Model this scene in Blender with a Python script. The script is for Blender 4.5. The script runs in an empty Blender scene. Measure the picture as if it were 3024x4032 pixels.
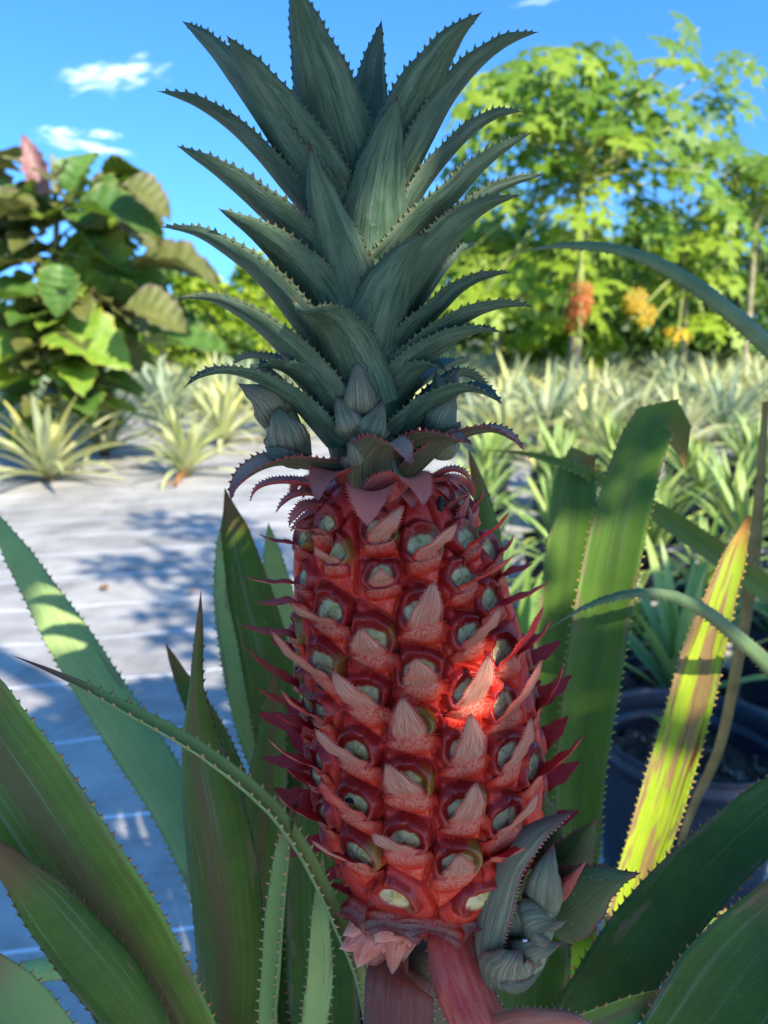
import bpy, math, random
import numpy as np
C = bpy.context.scene
COL = C.collection
rng = np.random.default_rng(7)
random.seed(7)
R = math.radians
PI = math.pi

# ------------------------------------------------------------------ camera
H = 0.90
PITCH = R(13.6)
FPX = 2016.0 / math.tan(R(33.5))          # focal length in photograph pixels (3024 x 4032)
CAM = np.array([0.0, 0.0, H])
FW = np.array([0.0, math.cos(PITCH), -math.sin(PITCH)])
UP = np.array([0.0, math.sin(PITCH), math.cos(PITCH)])
RT = np.array([1.0, 0.0, 0.0])
Y0 = 0.27                                  # the fruit stands this far in front of the lens

def ray(sx, sy):
    return RT * ((sx - 1512.0) / FPX) + UP * ((2016.0 - sy) / FPX) + FW
def at(sx, sy, Y):
    d = ray(sx, sy)
    return CAM + d * (Y / d[1])
def on_ground(sx, sy, z=0.0):
    d = ray(sx, sy)
    return CAM + d * ((z - H) / d[2])
def depth(p):
    return float((np.asarray(p) - CAM) @ FW)
def proj(P):
    q = np.asarray(P) - CAM
    z = q @ FW
    return np.stack([1512 + FPX * (q @ RT) / z, 2016 - FPX * (q @ UP) / z], -1)

SUN_AZ = np.array([0.60, -0.80])
SUN_EL = R(37)
SUN = np.array([SUN_AZ[0] * math.cos(SUN_EL), SUN_AZ[1] * math.cos(SUN_EL), math.sin(SUN_EL)])

# ------------------------------------------------------------------ node helpers
class NT:
    def __init__(s, name):
        s.m = bpy.data.materials.new(name); s.m.use_nodes = True
        s.t = s.m.node_tree; s.t.nodes.clear()
        s.out = s.t.nodes.new('ShaderNodeOutputMaterial')
    def new(s, ty, **kw):
        n = s.t.nodes.new(ty)
        for k, v in kw.items(): setattr(n, k, v)
        return n
    def put(s, sock, v):
        if v is None: return
        if hasattr(v, 'is_output') or isinstance(v, bpy.types.NodeSocket): s.t.links.new(v, sock)
        elif isinstance(v, (tuple, list)):
            sock.default_value = tuple(v) + (1.0,) if (len(v) == 3 and sock.type == 'RGBA') else tuple(v)
        else: sock.default_value = v
    def math(s, op, a, b=None, c=None, clamp=False):
        n = s.new('ShaderNodeMath', operation=op, use_clamp=clamp)
        s.put(n.inputs[0], a)
        if b is not None: s.put(n.inputs[1], b)
        if c is not None: s.put(n.inputs[2], c)
        return n.outputs[0]
    def mix(s, f, a, b, mode='MIX'):
        n = s.new('ShaderNodeMix', data_type='RGBA', blend_type=mode)
        s.put(n.inputs[0], f); s.put(n.inputs[6], a); s.put(n.inputs[7], b)
        return n.outputs[2]
    def noise(s, vec, scale=5.0, detail=3.0, rough=0.55, dist=0.0):
        n = s.new('ShaderNodeTexNoise')
        if vec is not None: s.put(n.inputs['Vector'], vec)
        n.inputs['Scale'].default_value = scale; n.inputs['Detail'].default_value = detail
        n.inputs['Roughness'].default_value = rough; n.inputs['Distortion'].default_value = dist
        return n.outputs[0]
    def xyz(s, x, y, z):
        n = s.new('ShaderNodeCombineXYZ')
        s.put(n.inputs[0], x); s.put(n.inputs[1], y); s.put(n.inputs[2], z)
        return n.outputs[0]
    def step(s, v, lo, hi, a=0.0, b=1.0):
        n = s.new('ShaderNodeMapRange', interpolation_type='SMOOTHSTEP')
        s.put(n.inputs[0], v)
        for i, x in zip((1, 2, 3, 4), (lo, hi, a, b)): s.put(n.inputs[i], x)
        return n.outputs[0]
    def attr(s, name):
        return s.new('ShaderNodeAttribute', attribute_name=name)
    def rgb(s, a):
        n = s.new('ShaderNodeSeparateColor'); s.put(n.inputs[0], a.outputs['Color'])
        return n.outputs[0], n.outputs[1], n.outputs[2], a.outputs['Alpha']
    def coord(s, which='Object'):
        return s.new('ShaderNodeTexCoord').outputs[which]
    def bump(s, h, strength=0.3, dist=0.001):
        n = s.new('ShaderNodeBump'); n.inputs['Strength'].default_value = strength
        n.inputs['Distance'].default_value = dist; s.put(n.inputs['Height'], h)
        return n.outputs[0]
    def bsdf(s, col, rough=0.5, normal=None, spec=0.5, transl=0.0, tcol=None, sss=0.0, coat=0.0, sheen=0.0):
        p = s.new('ShaderNodeBsdfPrincipled')
        s.put(p.inputs['Base Color'], col); s.put(p.inputs['Roughness'], rough)
        s.put(p.inputs['Specular IOR Level'], spec)
        if normal is not None: s.put(p.inputs['Normal'], normal)
        if coat: s.put(p.inputs['Coat Weight'], coat); p.inputs['Coat Roughness'].default_value = 0.12
        if sss:
            p.inputs['Subsurface Weight'].default_value = sss
            p.inputs['Subsurface Radius'].default_value = (1.0, 0.25, 0.12)
            p.inputs['Subsurface Scale'].default_value = 0.003
        sh = p.outputs[0]
        if transl:
            t = s.new('ShaderNodeBsdfTranslucent'); s.put(t.inputs[0], tcol if tcol is not None else col)
            x = s.new('ShaderNodeMixShader'); x.inputs[0].default_value = transl
            s.t.links.new(sh, x.inputs[1]); s.t.links.new(t.outputs[0], x.inputs[2]); sh = x.outputs[0]
        s.t.links.new(sh, s.out.inputs[0])
        return s.m

def leaf_mat(name, dark, light, tooth=(0.22, 0.05, 0.03), tip=(0.06, 0.012, 0.03), stripes=38, rough=0.45,
             inner=None, band=None, bandw=0.35, edge=None, transl=0.0, tcol=None, imprint=0.0, bloom=None,
             bump=0.35, spec=0.28, basecol=None, patch=None, tipw=0.95, lines=0.0, gain=(1.5, 1.35, 1.1), wear=0.0):
    dark, light, tooth, tip, inner, band, edge, bloom, basecol = [None if c is None else tuple(min(.75, x * g) for x, g in zip(c, gain)) for c in (dark, light, tooth, tip, inner, band, edge, bloom, basecol)]
    n = NT(name)
    t, u, tooth_, rnd = n.rgb(n.attr('lf'))
    ly = n.attr('ly').outputs['Fac']
    us = n.math('ABSOLUTE', n.math('MULTIPLY_ADD', u, 2.0, -1.0))
    v = n.xyz(n.math('MULTIPLY_ADD', u, stripes, n.math('MULTIPLY', rnd, 61.0)), n.math('MULTIPLY', t, 2.2), n.math('MULTIPLY', rnd, 17.0))
    st = n.noise(v, 1.0, 4.0, 0.7)
    ob = n.coord('Object')
    cl = n.noise(ob, 60.0, 4.0, 0.6)
    f = n.step(n.math('MULTIPLY_ADD', st, 0.7, n.math('MULTIPLY', cl, 0.45)), 0.38, 0.80)
    col = n.mix(f, dark, light)
    if lines:
        fl = n.noise(n.xyz(n.math('MULTIPLY', u, stripes * 2.2), n.math('MULTIPLY', t, 0.7), n.math('MULTIPLY', rnd, 31.0)), 1.0, 2.0, 0.5)
        lm = n.step(fl, 0.40, 0.52, 1.0, 0.0)
    if bloom:
        b = n.step(n.noise(n.xyz(n.math('MULTIPLY', u, 5.0), n.math('MULTIPLY', t, 3.0), rnd), 1.6, 3.0), 0.38, 0.70)
        col = n.mix(n.math('MULTIPLY', b, 0.75), col, bloom)
    hb = st
    if lines:
        col = n.mix(n.math('MULTIPLY', lm, lines), col, [c * 0.38 for c in dark])
        hb = n.math('MULTIPLY_ADD', lm, -0.8, st)
    if band:
        w = n.math('ADD', us, n.math('MULTIPLY_ADD', n.noise(v, 0.35, 2.0), 0.5, -0.25))
        col = n.mix(n.step(w, bandw, bandw + 0.22, 0.85, 0.0), col, band)
    if edge:
        col = n.mix(n.step(us, 0.80, 0.98, 0.0, 0.8), col, edge)
    if basecol:
        col = n.mix(n.step(t, 0.02, 0.30, 0.85, 0.0), col, basecol)
    if patch:                                    # dry mottling: (colour a, colour b)
        q = n.noise(n.xyz(n.math('MULTIPLY', u, 5.0), n.math('MULTIPLY', t, 9.0), rnd), 1.0, 3.0, 0.6, 0.4)
        col = n.mix(n.step(q, 0.50, 0.57), col, patch[0])
        q2 = n.noise(n.xyz(n.math('MULTIPLY', u, 9.0), n.math('MULTIPLY', t, 5.0), 3.3), 1.0, 4.0, 0.6, 0.3)
        col = n.mix(n.step(q2, 0.56, 0.62), col, patch[1])
    if imprint:                                  # the ghost of the neighbour leaf's toothed edge pressed into the blade
        sc = n.math('ABSOLUTE', n.math('SINE', n.math('MULTIPLY', t, 44.0)))
        p0 = n.math('MULTIPLY_ADD', t, -0.35, n.math('MULTIPLY_ADD', rnd, 0.30, 0.42))
        dd = n.math('ABSOLUTE', n.math('SUBTRACT', us, n.math('MULTIPLY_ADD', sc, 0.05, p0)))
        ln = n.step(dd, 0.0, 0.035, 1.0, 0.0)
        brk = n.step(n.noise(ob, 120.0, 2.0), 0.38, 0.55)
        ln = n.math('MULTIPLY', ln, brk)
        col = n.mix(n.math('MULTIPLY', ln, imprint), col, [c * 0.35 for c in dark])
        hb = n.math('MULTIPLY_ADD', ln, -0.6, hb)
    sp = n.step(n.noise(ob, 900.0, 2.0), 0.66, 0.74)
    col = n.mix(n.math('MULTIPLY', sp, 0.25), col, (0.35, 0.38, 0.33))
    if wear:
        wn = n.noise(n.xyz(n.math('MULTIPLY', u, 7.0), n.math('MULTIPLY', t, 16.0), n.math('MULTIPLY', rnd, 43.0)), 1.0, 5.0, 0.7, 0.5)
        we = n.step(n.math('MULTIPLY_ADD', n.math('POWER', us, 3.0), 0.17, wn), 0.64, 0.70)
        col = n.mix(n.math('MULTIPLY', we, wear), col, (0.21, 0.13, 0.06))
        sc1 = n.noise(n.xyz(n.math('MULTIPLY', u, 26.0), n.math('MULTIPLY', t, 5.0), n.math('MULTIPLY', rnd, 77.0)), 1.0, 3.0, 0.6)
        col = n.mix(n.math('MULTIPLY', n.step(sc1, 0.58, 0.70), 0.45 * wear), col, (0.26, 0.29, 0.20))
    if inner: col = n.mix(ly, col, inner)
    col = n.mix(n.step(tooth_, 0.05, 0.7), col, tooth)
    col = n.mix(n.step(t, tipw, 0.995), col, tip)
    return n.bsdf(col, rough, n.bump(hb, bump, 0.0006), spec, transl, tcol)

def simple_mat(name, a, b, scale=8.0, rough=0.6, transl=0.0, tcol=None, bump=0.2, dist=0.01, spec=0.4, rnd=0.0):
    n = NT(name)
    ob = n.coord('Object')
    f = n.step(n.noise(ob, scale, 4.0, 0.65), 0.35, 0.68)
    col = n.mix(f, a, b)
    if rnd:
        oi = n.new('ShaderNodeObjectInfo').outputs['Random']
        col = n.mix(n.math('MULTIPLY', oi, rnd), col, [c * 0.45 for c in a])
    return n.bsdf(col, rough, n.bump(n.noise(ob, scale * 4, 4.0), bump, dist), spec, transl, tcol)

# ------------------------------------------------------------------ objects
def mesh_obj(name, V, F, mats, parent=None, org=None, attr=None, layer=None, smooth=True, midx=None, label=None, extra=None):
    V = np.asarray(V, dtype=np.float64)
    if org is not None: V = V - np.asarray(org)
    me = bpy.data.meshes.new(name)
    me.from_pydata(V.tolist(), [], F if isinstance(F, list) else F.tolist())
    for m in (mats if isinstance(mats, (list, tuple)) else [mats]): me.materials.append(m)
    if attr is not None:
        a = me.attributes.new('lf', 'FLOAT_COLOR', 'POINT'); a.data.foreach_set('color', np.asarray(attr, dtype=np.float32).ravel())
    if layer is not None:
        a = me.attributes.new('ly', 'FLOAT', 'POINT'); a.data.foreach_set('value', np.asarray(layer, dtype=np.float32).ravel())
    if extra is not None:
        for k, arr in extra.items():
            a = me.attributes.new(k, 'FLOAT_COLOR', 'POINT'); a.data.foreach_set('color', np.asarray(arr, dtype=np.float32).ravel())
    if midx is not None: me.polygons.foreach_set('material_index', np.asarray(midx, dtype=np.int32))
    if smooth: me.polygons.foreach_set('use_smooth', np.ones(len(me.polygons), dtype=bool))
    me.update()
    o = bpy.data.objects.new(name, me); COL.objects.link(o)
    if parent is not None: o.parent = parent
    if label: o['label'] = label
    return o
def thing(name, loc, label, cat, group=None):
    o = bpy.data.objects.new(name, None); COL.objects.link(o)
    o.location = tuple(float(x) for x in loc); o.empty_display_size = 0.05
    tag(o, label, cat, group); return o
def tag(o, label, cat, group=None):
    o['label'] = label; o['category'] = cat
    if group: o['group'] = group
    return o
def struct(o, kind='structure'):
    o['kind'] = kind; return o
def copy_tree(o, parent=None, loc=None, rz=None, sc=None):
    c = o.copy(); COL.objects.link(c); c.parent = parent
    if loc is not None: c.location = tuple(float(x) for x in loc)
    if rz is not None: c.rotation_euler[2] = rz
    if sc is not None: c.scale = (sc, sc, sc)
    for ch in list(o.children): copy_tree(ch, c)
    return c

# ------------------------------------------------------------------ curves and blades
def nrm(v):
    v = np.asarray(v, dtype=float)
    return v / np.maximum(np.linalg.norm(v, axis=-1, keepdims=True), 1e-12)
def spline(P, n):
    """smooth curve through the points, n samples spaced evenly along it; also carries extra columns"""
    P = np.asarray(P, dtype=float)
    k = len(P)
    X = np.vstack([2 * P[0] - P[1], P, 2 * P[-1] - P[-2]])
    out = []
    for i in range(k - 1):
        p0, p1, p2, p3 = X[i:i + 4]
        t = [0.0]
        for a, b in ((p0, p1), (p1, p2), (p2, p3)):
            t.append(t[-1] + max(np.linalg.norm((b - a)[:3]), 1e-6) ** 0.5)
        tt = np.linspace(t[1], t[2], 24, endpoint=(i == k - 2))[:, None]
        A1 = (t[1] - tt) / (t[1] - t[0]) * p0 + (tt - t[0]) / (t[1] - t[0]) * p1
        A2 = (t[2] - tt) / (t[2] - t[1]) * p1 + (tt - t[1]) / (t[2] - t[1]) * p2
        A3 = (t[3] - tt) / (t[3] - t[2]) * p2 + (tt - t[2]) / (t[3] - t[2]) * p3
        B1 = (t[2] - tt) / (t[2] - t[0]) * A1 + (tt - t[0]) / (t[2] - t[0]) * A2
        B2 = (t[3] - tt) / (t[3] - t[1]) * A2 + (tt - t[1]) / (t[3] - t[1]) * A3
        out.append((t[2] - tt) / (t[2] - t[1]) * B1 + (tt - t[1]) / (t[2] - t[1]) * B2)
    Q = np.vstack(out)
    s = np.concatenate([[0], np.cumsum(np.linalg.norm(np.diff(Q[:, :3], axis=0), axis=1))])
    s /= s[-1]
    tt = np.linspace(0, 1, n)
    return np.stack([np.interp(tt, s, Q[:, j]) for j in range(Q.shape[1])], 1)

def blade(P, width, lat, inner, arc=1.6, nu=13, th=0.0009, tooth=None, twist=None, rnd=None, trange=(0.02, 0.97), wave=0.0, warp=None):
    """A leaf: centreline P (n,3), full width per point, lateral direction per point or one for all, side towards which the
    edges curl, arc (radians, scalar or per point) of the gutter-shaped section. tooth = (spacing, height, base)."""
    P = np.asarray(P, float); n = len(P)
    T = nrm(np.gradient(P, axis=0))
    lat = np.broadcast_to(np.asarray(lat, float), (n, 3))
    Wd = nrm(lat - (lat * T).sum(1, keepdims=True) * T)
    N = nrm(np.cross(Wd, T))
    k = min(n - 1, max(1, n // 5))
    if (N[k] @ np.asarray(inner, float)) < 0: N = -N
    if twist is not None:
        a = np.broadcast_to(np.asarray(twist, float), (n,))[:, None]
        Wd, N = Wd * np.cos(a) + N * np.sin(a), N * np.cos(a) - Wd * np.sin(a)
    arc = np.broadcast_to(np.asarray(arc, float), (n,)).copy()
    width = np.maximum(np.broadcast_to(np.asarray(width, float), (n,)), 1e-5)
    rnd = random.random() if rnd is None else rnd
    tt = np.linspace(0, 1, n)
    Rr = width / arc
    us = np.linspace(-1, 1, nu)
    ang = us[None, :] * arc[:, None] / 2
    wv = np.zeros((n, nu))
    if wave:
        wv = wave * (us[None, :] ** 2) * np.sin(tt[:, None] * 23 + us[None, :] * 1.5 + rnd * 9) * width[:, None]
    S = P[:, None, :] + Wd[:, None, :] * (Rr[:, None] * np.sin(ang))[..., None] + N[:, None, :] * (Rr[:, None] * (1 - np.cos(ang)) + wv)[..., None]
    nl = N[:, None, :] * np.cos(ang)[..., None] - Wd[:, None, :] * np.sin(ang)[..., None]
    if warp is not None: S = warp(S, width, us)
    thk = th * (1 - us ** 4)[None, :] * np.clip((1 - tt) * 8, 0.12, 1)[:, None] * np.minimum(1.0, width / (4 * th))[:, None]
    A = S + nl * thk[..., None] * 0.5
    B = S - nl * thk[..., None] * 0.5
    V = [A.reshape(-1, 3), B.reshape(-1, 3)]
    u01 = (us + 1) / 2
    at_ = np.zeros((n, nu, 4)); at_[..., 0] = tt[:, None]; at_[..., 1] = u01[None]; at_[..., 3] = rnd
    attr = [at_.reshape(-1, 4), at_.reshape(-1, 4)]
    lay = [np.ones(n * nu), np.zeros(n * nu)]
    idx = np.arange(n * nu).reshape(n, nu)
    q = np.stack([idx[:-1, :-1], idx[:-1, 1:], idx[1:, 1:], idx[1:, :-1]], -1).reshape(-1, 4)
    sgn = np.sum(np.cross(Wd[n // 2], T[n // 2]) * N[n // 2])
    qa, qb = (q, q[:, ::-1]) if sgn > 0 else (q[:, ::-1], q)
    F = qa.tolist() + (qb + n * nu).tolist()
    off = n * nu
    for row in (0, nu - 1):                                        # close the two margins
        a = idx[:-1, row]; b = idx[1:, row]
        F += [[int(x), int(y), int(y) + off, int(x) + off] for x, y in zip(a, b)]
    base = 2 * n * nu
    if tooth:
        sp, hgt, bw = tooth
        for side in (0, nu - 1):
            E = S[:, side]; sg = -1.0 if side == 0 else 1.0
            out = nrm(Wd * (sg * np.cos(arc / 2))[:, None] + N * np.sin(arc / 2)[:, None])
            nn = nl[:, side]
            L = np.concatenate([[0], np.cumsum(np.linalg.norm(np.diff(E, axis=0), axis=1))])
            s = L[-1] * trange[0] + sp * random.random()
            while s < L[-1] * trange[1]:
                f = s / L[-1]
                hh = hgt * random.uniform(0.7, 1.2) * min(1.0, 0.5 + 2.5 * (1 - f)); b2 = bw * random.uniform(0.8, 1.15) * 0.5
                def ip(x): return np.array([np.interp(x, L, E[:, j]) for j in range(3)])
                e0, e1, em = ip(s - b2), ip(s + b2 * 0.8), ip(s)
                o = np.array([np.interp(s, L, out[:, j]) for j in range(3)])
                m = np.array([np.interp(s, L, nn[:, j]) for j in range(3)])
                tg = nrm(e1 - e0)
                hw = 0.22 * bw
                ci = em + o * hh * 0.42 + tg * hh * 0.12
                tp = em + o * hh + tg * hh * 0.62
                inn = -o * 0.0003
                vv = [e0 + inn, em + m * hw * 0.8 + inn, e1 + inn, em - m * hw * 0.8 + inn,
                      ci - tg * b2 * 0.42, ci + m * hw * 0.4, ci + tg * b2 * 0.38, ci - m * hw * 0.4, tp]
                V.append(np.array(vv))
                tv = np.interp(s, L, tt)
                aa = np.zeros((9, 4)); aa[:, 0] = tv * 0.9; aa[:, 1] = u01[side]; aa[:, 2] = [0, 0, 0, 0, .55, .55, .55, .55, 1]; aa[:, 3] = rnd
                attr.append(aa); lay.append(np.zeros(9))
                for j in range(4):
                    k2 = (j + 1) % 4
                    F.append([base + j, base + k2, base + 4 + k2, base + 4 + j]); F.append([base + 4 + j, base + 4 + k2, base + 8])
                base += 9
                s += sp * random.uniform(0.75, 1.25)
    return np.vstack(V), F, np.vstack(attr), np.concatenate(lay)

def wprof(n, pts):
    t = np.linspace(0, 1, n); a = np.array(pts)
    # smooth (cosine) interpolation between the given stations
    i = np.clip(np.searchsorted(a[:, 0], t, side='right') - 1, 0, len(a) - 2)
    f = (t - a[i, 0]) / (a[i + 1, 0] - a[i, 0]); f = f * f * (3 - 2 * f) * 0.5 + f * 0.5
    return a[i, 1] * (1 - f) + a[i + 1, 1] * f
def tube(P, rad, k=8):
    P = np.asarray(P, float); n = len(P)
    T = nrm(np.gradient(P, axis=0)); ref = np.array([0.31, 0.87, 0.39])
    A = nrm(np.cross(T, ref)); B = np.cross(T, A)
    rad = np.broadcast_to(np.asarray(rad, float), (n,))
    a = np.linspace(0, 2 * PI, k, endpoint=False)
    V = (P[:, None] + rad[:, None, None] * (A[:, None] * np.cos(a)[None, :, None] + B[:, None] * np.sin(a)[None, :, None])).reshape(-1, 3)
    F = []
    for i in range(n - 1):
        for j in range(k):
            F.append([i * k + j, i * k + (j + 1) % k, (i + 1) * k + (j + 1) % k, (i + 1) * k + j])
    F.append(list(range(k))[::-1]); F.append([(n - 1) * k + j for j in range(k)])
    return V, F
def joinm(parts):
    V = []; F = []; b = 0
    for v, f in parts:
        V.append(np.asarray(v)); F += [[int(i) + b for i in q] for q in f]; b += len(v)
    return np.vstack(V), F
# ================================================================== the pineapple plant: fruit
ORG = np.array([0.045, Y0 + 0.02, 0.0])
hero = thing('pineapple_plant', ORG,
             'close red pineapple with spiny grey-green crown among its long toothed leaves', 'pineapple plant')

# surface of the fruit: centre line and half width read along its height (photograph pixels at half the width of 3024)
K = 1.8228
prof = np.array([(1950, 929, 20), (1944, 929, 80), (1925, 929, 128), (1890, 930, 168), (1830, 932, 207), (1750, 931, 234), (1650, 921, 246), (1550, 908, 247),
                 (1450, 893, 243), (1350, 873, 236), (1250, 856, 224), (1150, 836, 200), (1100, 829, 174), (1060, 825, 145), (1035, 822, 105), (1025, 821, 60)], float)
cen = np.array([at(x * K, y * K, Y0) for y, x, r in prof])
rad = np.array([r * K * depth(c) / FPX for c, (y, x, r) in zip(cen, prof)])
NTT, NTH = 300, 560
fc = spline(np.hstack([cen, rad[:, None]]), NTT)
Fcen, Frad = fc[:, :3], np.maximum(fc[:, 3], 0.002)
for _ in range(3): Frad[1:-1] = (Frad[:-2] + 2 * Frad[1:-1] + Frad[2:]) / 4
LEN = np.linalg.norm(np.diff(Fcen, axis=0), axis=1).sum()
FT = nrm(np.gradient(Fcen, axis=0))
for _ in range(60): FT[1:-1] = (FT[:-2] + FT[1:-1] + FT[2:]) / 3
FT = nrm(FT)
FX = nrm(RT[None] - (FT @ RT)[:, None] * FT)
FC = nrm(np.cross(FX, FT)); FC[FC[:, 1] > 0] *= -1                     # towards the camera
th = np.linspace(-PI, PI, NTH, endpoint=False)
def surf_i(i, a):
    return Fcen[i] + Frad[i] * (math.sin(a) * FX[i] + math.cos(a) * FC[i])
def rad_dir(i, a): return math.sin(a) * FX[i] + math.cos(a) * FC[i]
def tan_dir(i, a): return math.cos(a) * FX[i] - math.sin(a) * FC[i]
SURF = Fcen[:, None] + Frad[:, None, None] * (np.sin(th)[None, :, None] * FX[:, None] + np.cos(th)[None, :, None] * FC[:, None])
NRMs = np.cross(np.gradient(SURF, axis=1), np.gradient(SURF, axis=0))
NRMs = nrm(NRMs); 
if (NRMs[NTT // 2, NTH // 2] @ FC[NTT // 2]) < 0: NRMs = -NRMs
PX = proj(SURF.reshape(-1, 3)).reshape(NTT, NTH, 2)
front = np.abs(th) < R(86)
def locate(sx, sy):
    d = (PX[..., 0] - sx) ** 2 + (PX[..., 1] - sy) ** 2
    d[:, ~front] = 1e12
    i, j = np.unravel_index(np.argmin(d), d.shape)
    return int(i), float(th[j])
def up_i(i, metres):                                                   # row index a distance further up the fruit
    return int(np.clip(i + metres / LEN * (NTT - 1), 2, NTT - 3))
MM = 0.085e-3                                                          # metres per photograph pixel on the fruit

# every fruitlet seen: 'e' = its eye, 'b' = foot of its bract, then the tip of the bract, how dry the bract is, how far it stands off (mm)
FL = [
 ('e',1325,2171,1238,2150,.8,9), ('e',1491,2090,1592,1986,.8,7), ('e',1662,2150,1804,2057,.6,8), ('e',1285,2060,1136,2074,.7,8),
 ('e',1197,2266,957,2270,.8,8), ('e',1195,2110,1018,2102,.6,8), ('e',1500,2258,1500,2236,.9,11), ('e',1820,2268,2027,2184,.35,8),
 ('e',1836,2120,2006,2013,.15,8), ('b',1964,2264,2023,2104,.15,6), ('b',1880,2060,1905,1925,.1,4), ('b',1985,2348,2103,2216,.7,6),
 ('e',1925,2353,2162,2291,.1,7), ('e',1298,2401,1140,2372,.9,10), ('e',1652,2406,1707,2283,.95,8), ('e',1845,2493,1975,2384,.8,8),
 ('e',1457,2518,1420,2470,.95,11), ('e',1174,2477,938,2458,.25,8), ('b',1190,2440,1001,2372,.1,8), ('e',1270,2608,1062,2475,.55,8),
 ('e',1170,2667,961,2540,.1,8), ('b',1160,2629,1060,2517,.1,6), ('e',1650,2637,1632,2588,.95,12), ('e',1437,2735,1305,2637,.8,9),
 ('e',1972,2560,2141,2384,.2,7), ('b',2054,2647,2175,2430,.05,7), ('e',1838,2715,1927,2572,.95,9), ('e',1977,2763,2136,2592,.45,7),
 ('b',2112,2840,2223,2604,.05,8), ('e',1263,2798,1102,2713,.4,8), ('b',1215,2840,1005,2705,.1,8), ('e',1606,2850,1582,2741,.9,11),
 ('e',1827,2940,1852,2806,.9,11), ('e',1997,2969,2092,2819,.75,8), ('b',2106,3108,2304,2892,.05,9), ('e',1402,2956,1236,2863,.6,8),
 ('e',1262,2990,1046,2903,.5,8), ('b',1236,2914,1080,2804,.1,7), ('e',1604,3080,1519,3002,.85,10), ('e',1397,3163,1253,3070,.4,8),
 ('b',1255,3137,1118,3007,.05,7), ('e',1278,3197,1076,3120,.5,8), ('e',1820,3181,1875,3077,.85,11), ('e',1986,3224,2123,3118,.7,8),
 ('e',1591,3306,1460,3275,.7,10), ('e',1409,3357,1219,3304,.5,8), ('b',1320,3370,1131,3374,.15,8), ('e',1801,3396,1807,3360,.9,14),
 ('e',1552,3531,1560,3640,-1,10), ('e',1890,3546,1905,3650,-1,6), ('b',1400,3490,1250,3480,.4,6), ('b',1960,3420,2080,3330,.4,7),
 ('e',1405,3550,1340,3570,.5,6), ('e',1720,3575,1735,3640,.5,8)]
EYE_UP = 118 * MM
seeds = []                                       # (row of the eye, angle, tip point, dry, tip kind)
for kind, sx, sy, tx, ty, dry, off in FL:
    i, a = locate(sx, sy)
    if kind == 'b': i = up_i(i, EYE_UP)
    seeds.append([i, a, (tx, ty), dry, off])
nfront = len(seeds)
def spos(i, a): return surf_i(i, a)
row = 0
i = 14
while i < NTT - 12:                               # the side turned away from the camera carries on in the same staggered columns
    for c in range(7):
        a = R(360 / 7 * c + (180 / 7 if row % 2 else 0)) + 0.35
        a = (a + PI) % (2 * PI) - PI
        if abs(a) < R(72): continue
        p = spos(i, a)
        if min(np.linalg.norm(p - spos(s[0], s[1])) for s in seeds) > 0.0130 and Frad[i] > 0.018 and len(seeds) < 99:
            seeds.append([i, a, None, random.uniform(.05, .5), 9])
    i += int(8.9e-3 / LEN * (NTT - 1)); row += 1

# keep one cell per place: eyes too close to an earlier one only lend their bract
cells = []
for k, s in enumerate(seeds):
    p = spos(s[0], s[1])
    if all(np.linalg.norm(p - spos(seeds[c][0], seeds[c][1])) > 0.0105 for c in cells): cells.append(k)
NC = len(cells)
eyeP = np.array([spos(seeds[c][0], seeds[c][1]) for c in cells])
seedP = np.array([spos(up_i(seeds[c][0], -20 * MM), seeds[c][1]) for c in cells])
P0 = SURF.reshape(-1, 3)
hgt = np.concatenate([[0], np.cumsum(np.linalg.norm(np.diff(Fcen, axis=0), axis=1))])
SD = -21 * MM
sh = np.array([hgt[seeds[c][0]] + SD for c in cells]); sa = np.array([seeds[c][1] for c in cells])
gh = np.repeat(hgt, NTH); ga = np.tile(th, NTT); gr = np.repeat(np.maximum(Frad, .012), NTH)
wrap = lambda x: (x + PI) % (2 * PI) - PI
WX = 1.55                                        # cells are laid like bricks in upright columns
D = np.empty((len(P0), NC), np.float32)
for c in range(NC): D[:, c] = (WX * gr * wrap(ga - sa[c])) ** 2 + (gh - sh[c]) ** 2
o2 = np.argpartition(D, 1, axis=1)[:, :2]
d0 = D[np.arange(len(P0)), o2[:, 0]]; d1_ = D[np.arange(len(P0)), o2[:, 1]]
sw = d0 > d1_
n1 = np.where(sw, o2[:, 1], o2[:, 0]); n2 = np.where(sw, o2[:, 0], o2[:, 1])
a1 = np.minimum(d0, d1_); a2 = np.maximum(d0, d1_)
gx = WX ** 2 * gr * wrap(sa[n1] - sa[n2]); gy = sh[n1] - sh[n2]
bd = (a2 - a1) / (2 * np.maximum(np.sqrt(gx ** 2 + gy ** 2), 1e-4))
sr = np.array([Frad[seeds[c][0]] for c in cells])
nnd = np.array([min(math.hypot(sr[c] * wrap(sa[c] - sa[e]), sh[c] - sh[e]) for e in range(NC) if e != c) for c in range(NC)])
csize = np.clip(nnd / 0.0165, .70, 1.06)
crnd = rng.random(NC)
has_eye = np.array([0.0 if (seeds[c][2] is not None and FL[c][0] == 'e' and FL[c][2] > 3540 and FL[c][1] not in (1890,)) else 1.0 for c in cells])
has_eye = np.where(np.array([seeds[c][0] for c in cells]) < 16, 0.0, has_eye)
Tg = np.array([tan_dir(seeds[c][0], seeds[c][1]) for c in cells]); Tu = np.array([FT[seeds[c][0]] for c in cells])
rel = P0 - eyeP[n1]
lx = (rel * Tg[n1]).sum(1); ly = (rel * Tu[n1]).sum(1)
def sm(v, a, b):
    x = np.clip((v - a) / (b - a), 0, 1); return x * x * (3 - 2 * x)
tilt = (crnd[n1] - 0.5) * 0.25
lx2 = lx + tilt * ly
size = csize[n1] * (0.95 + 0.10 * crnd[n1])
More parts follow.
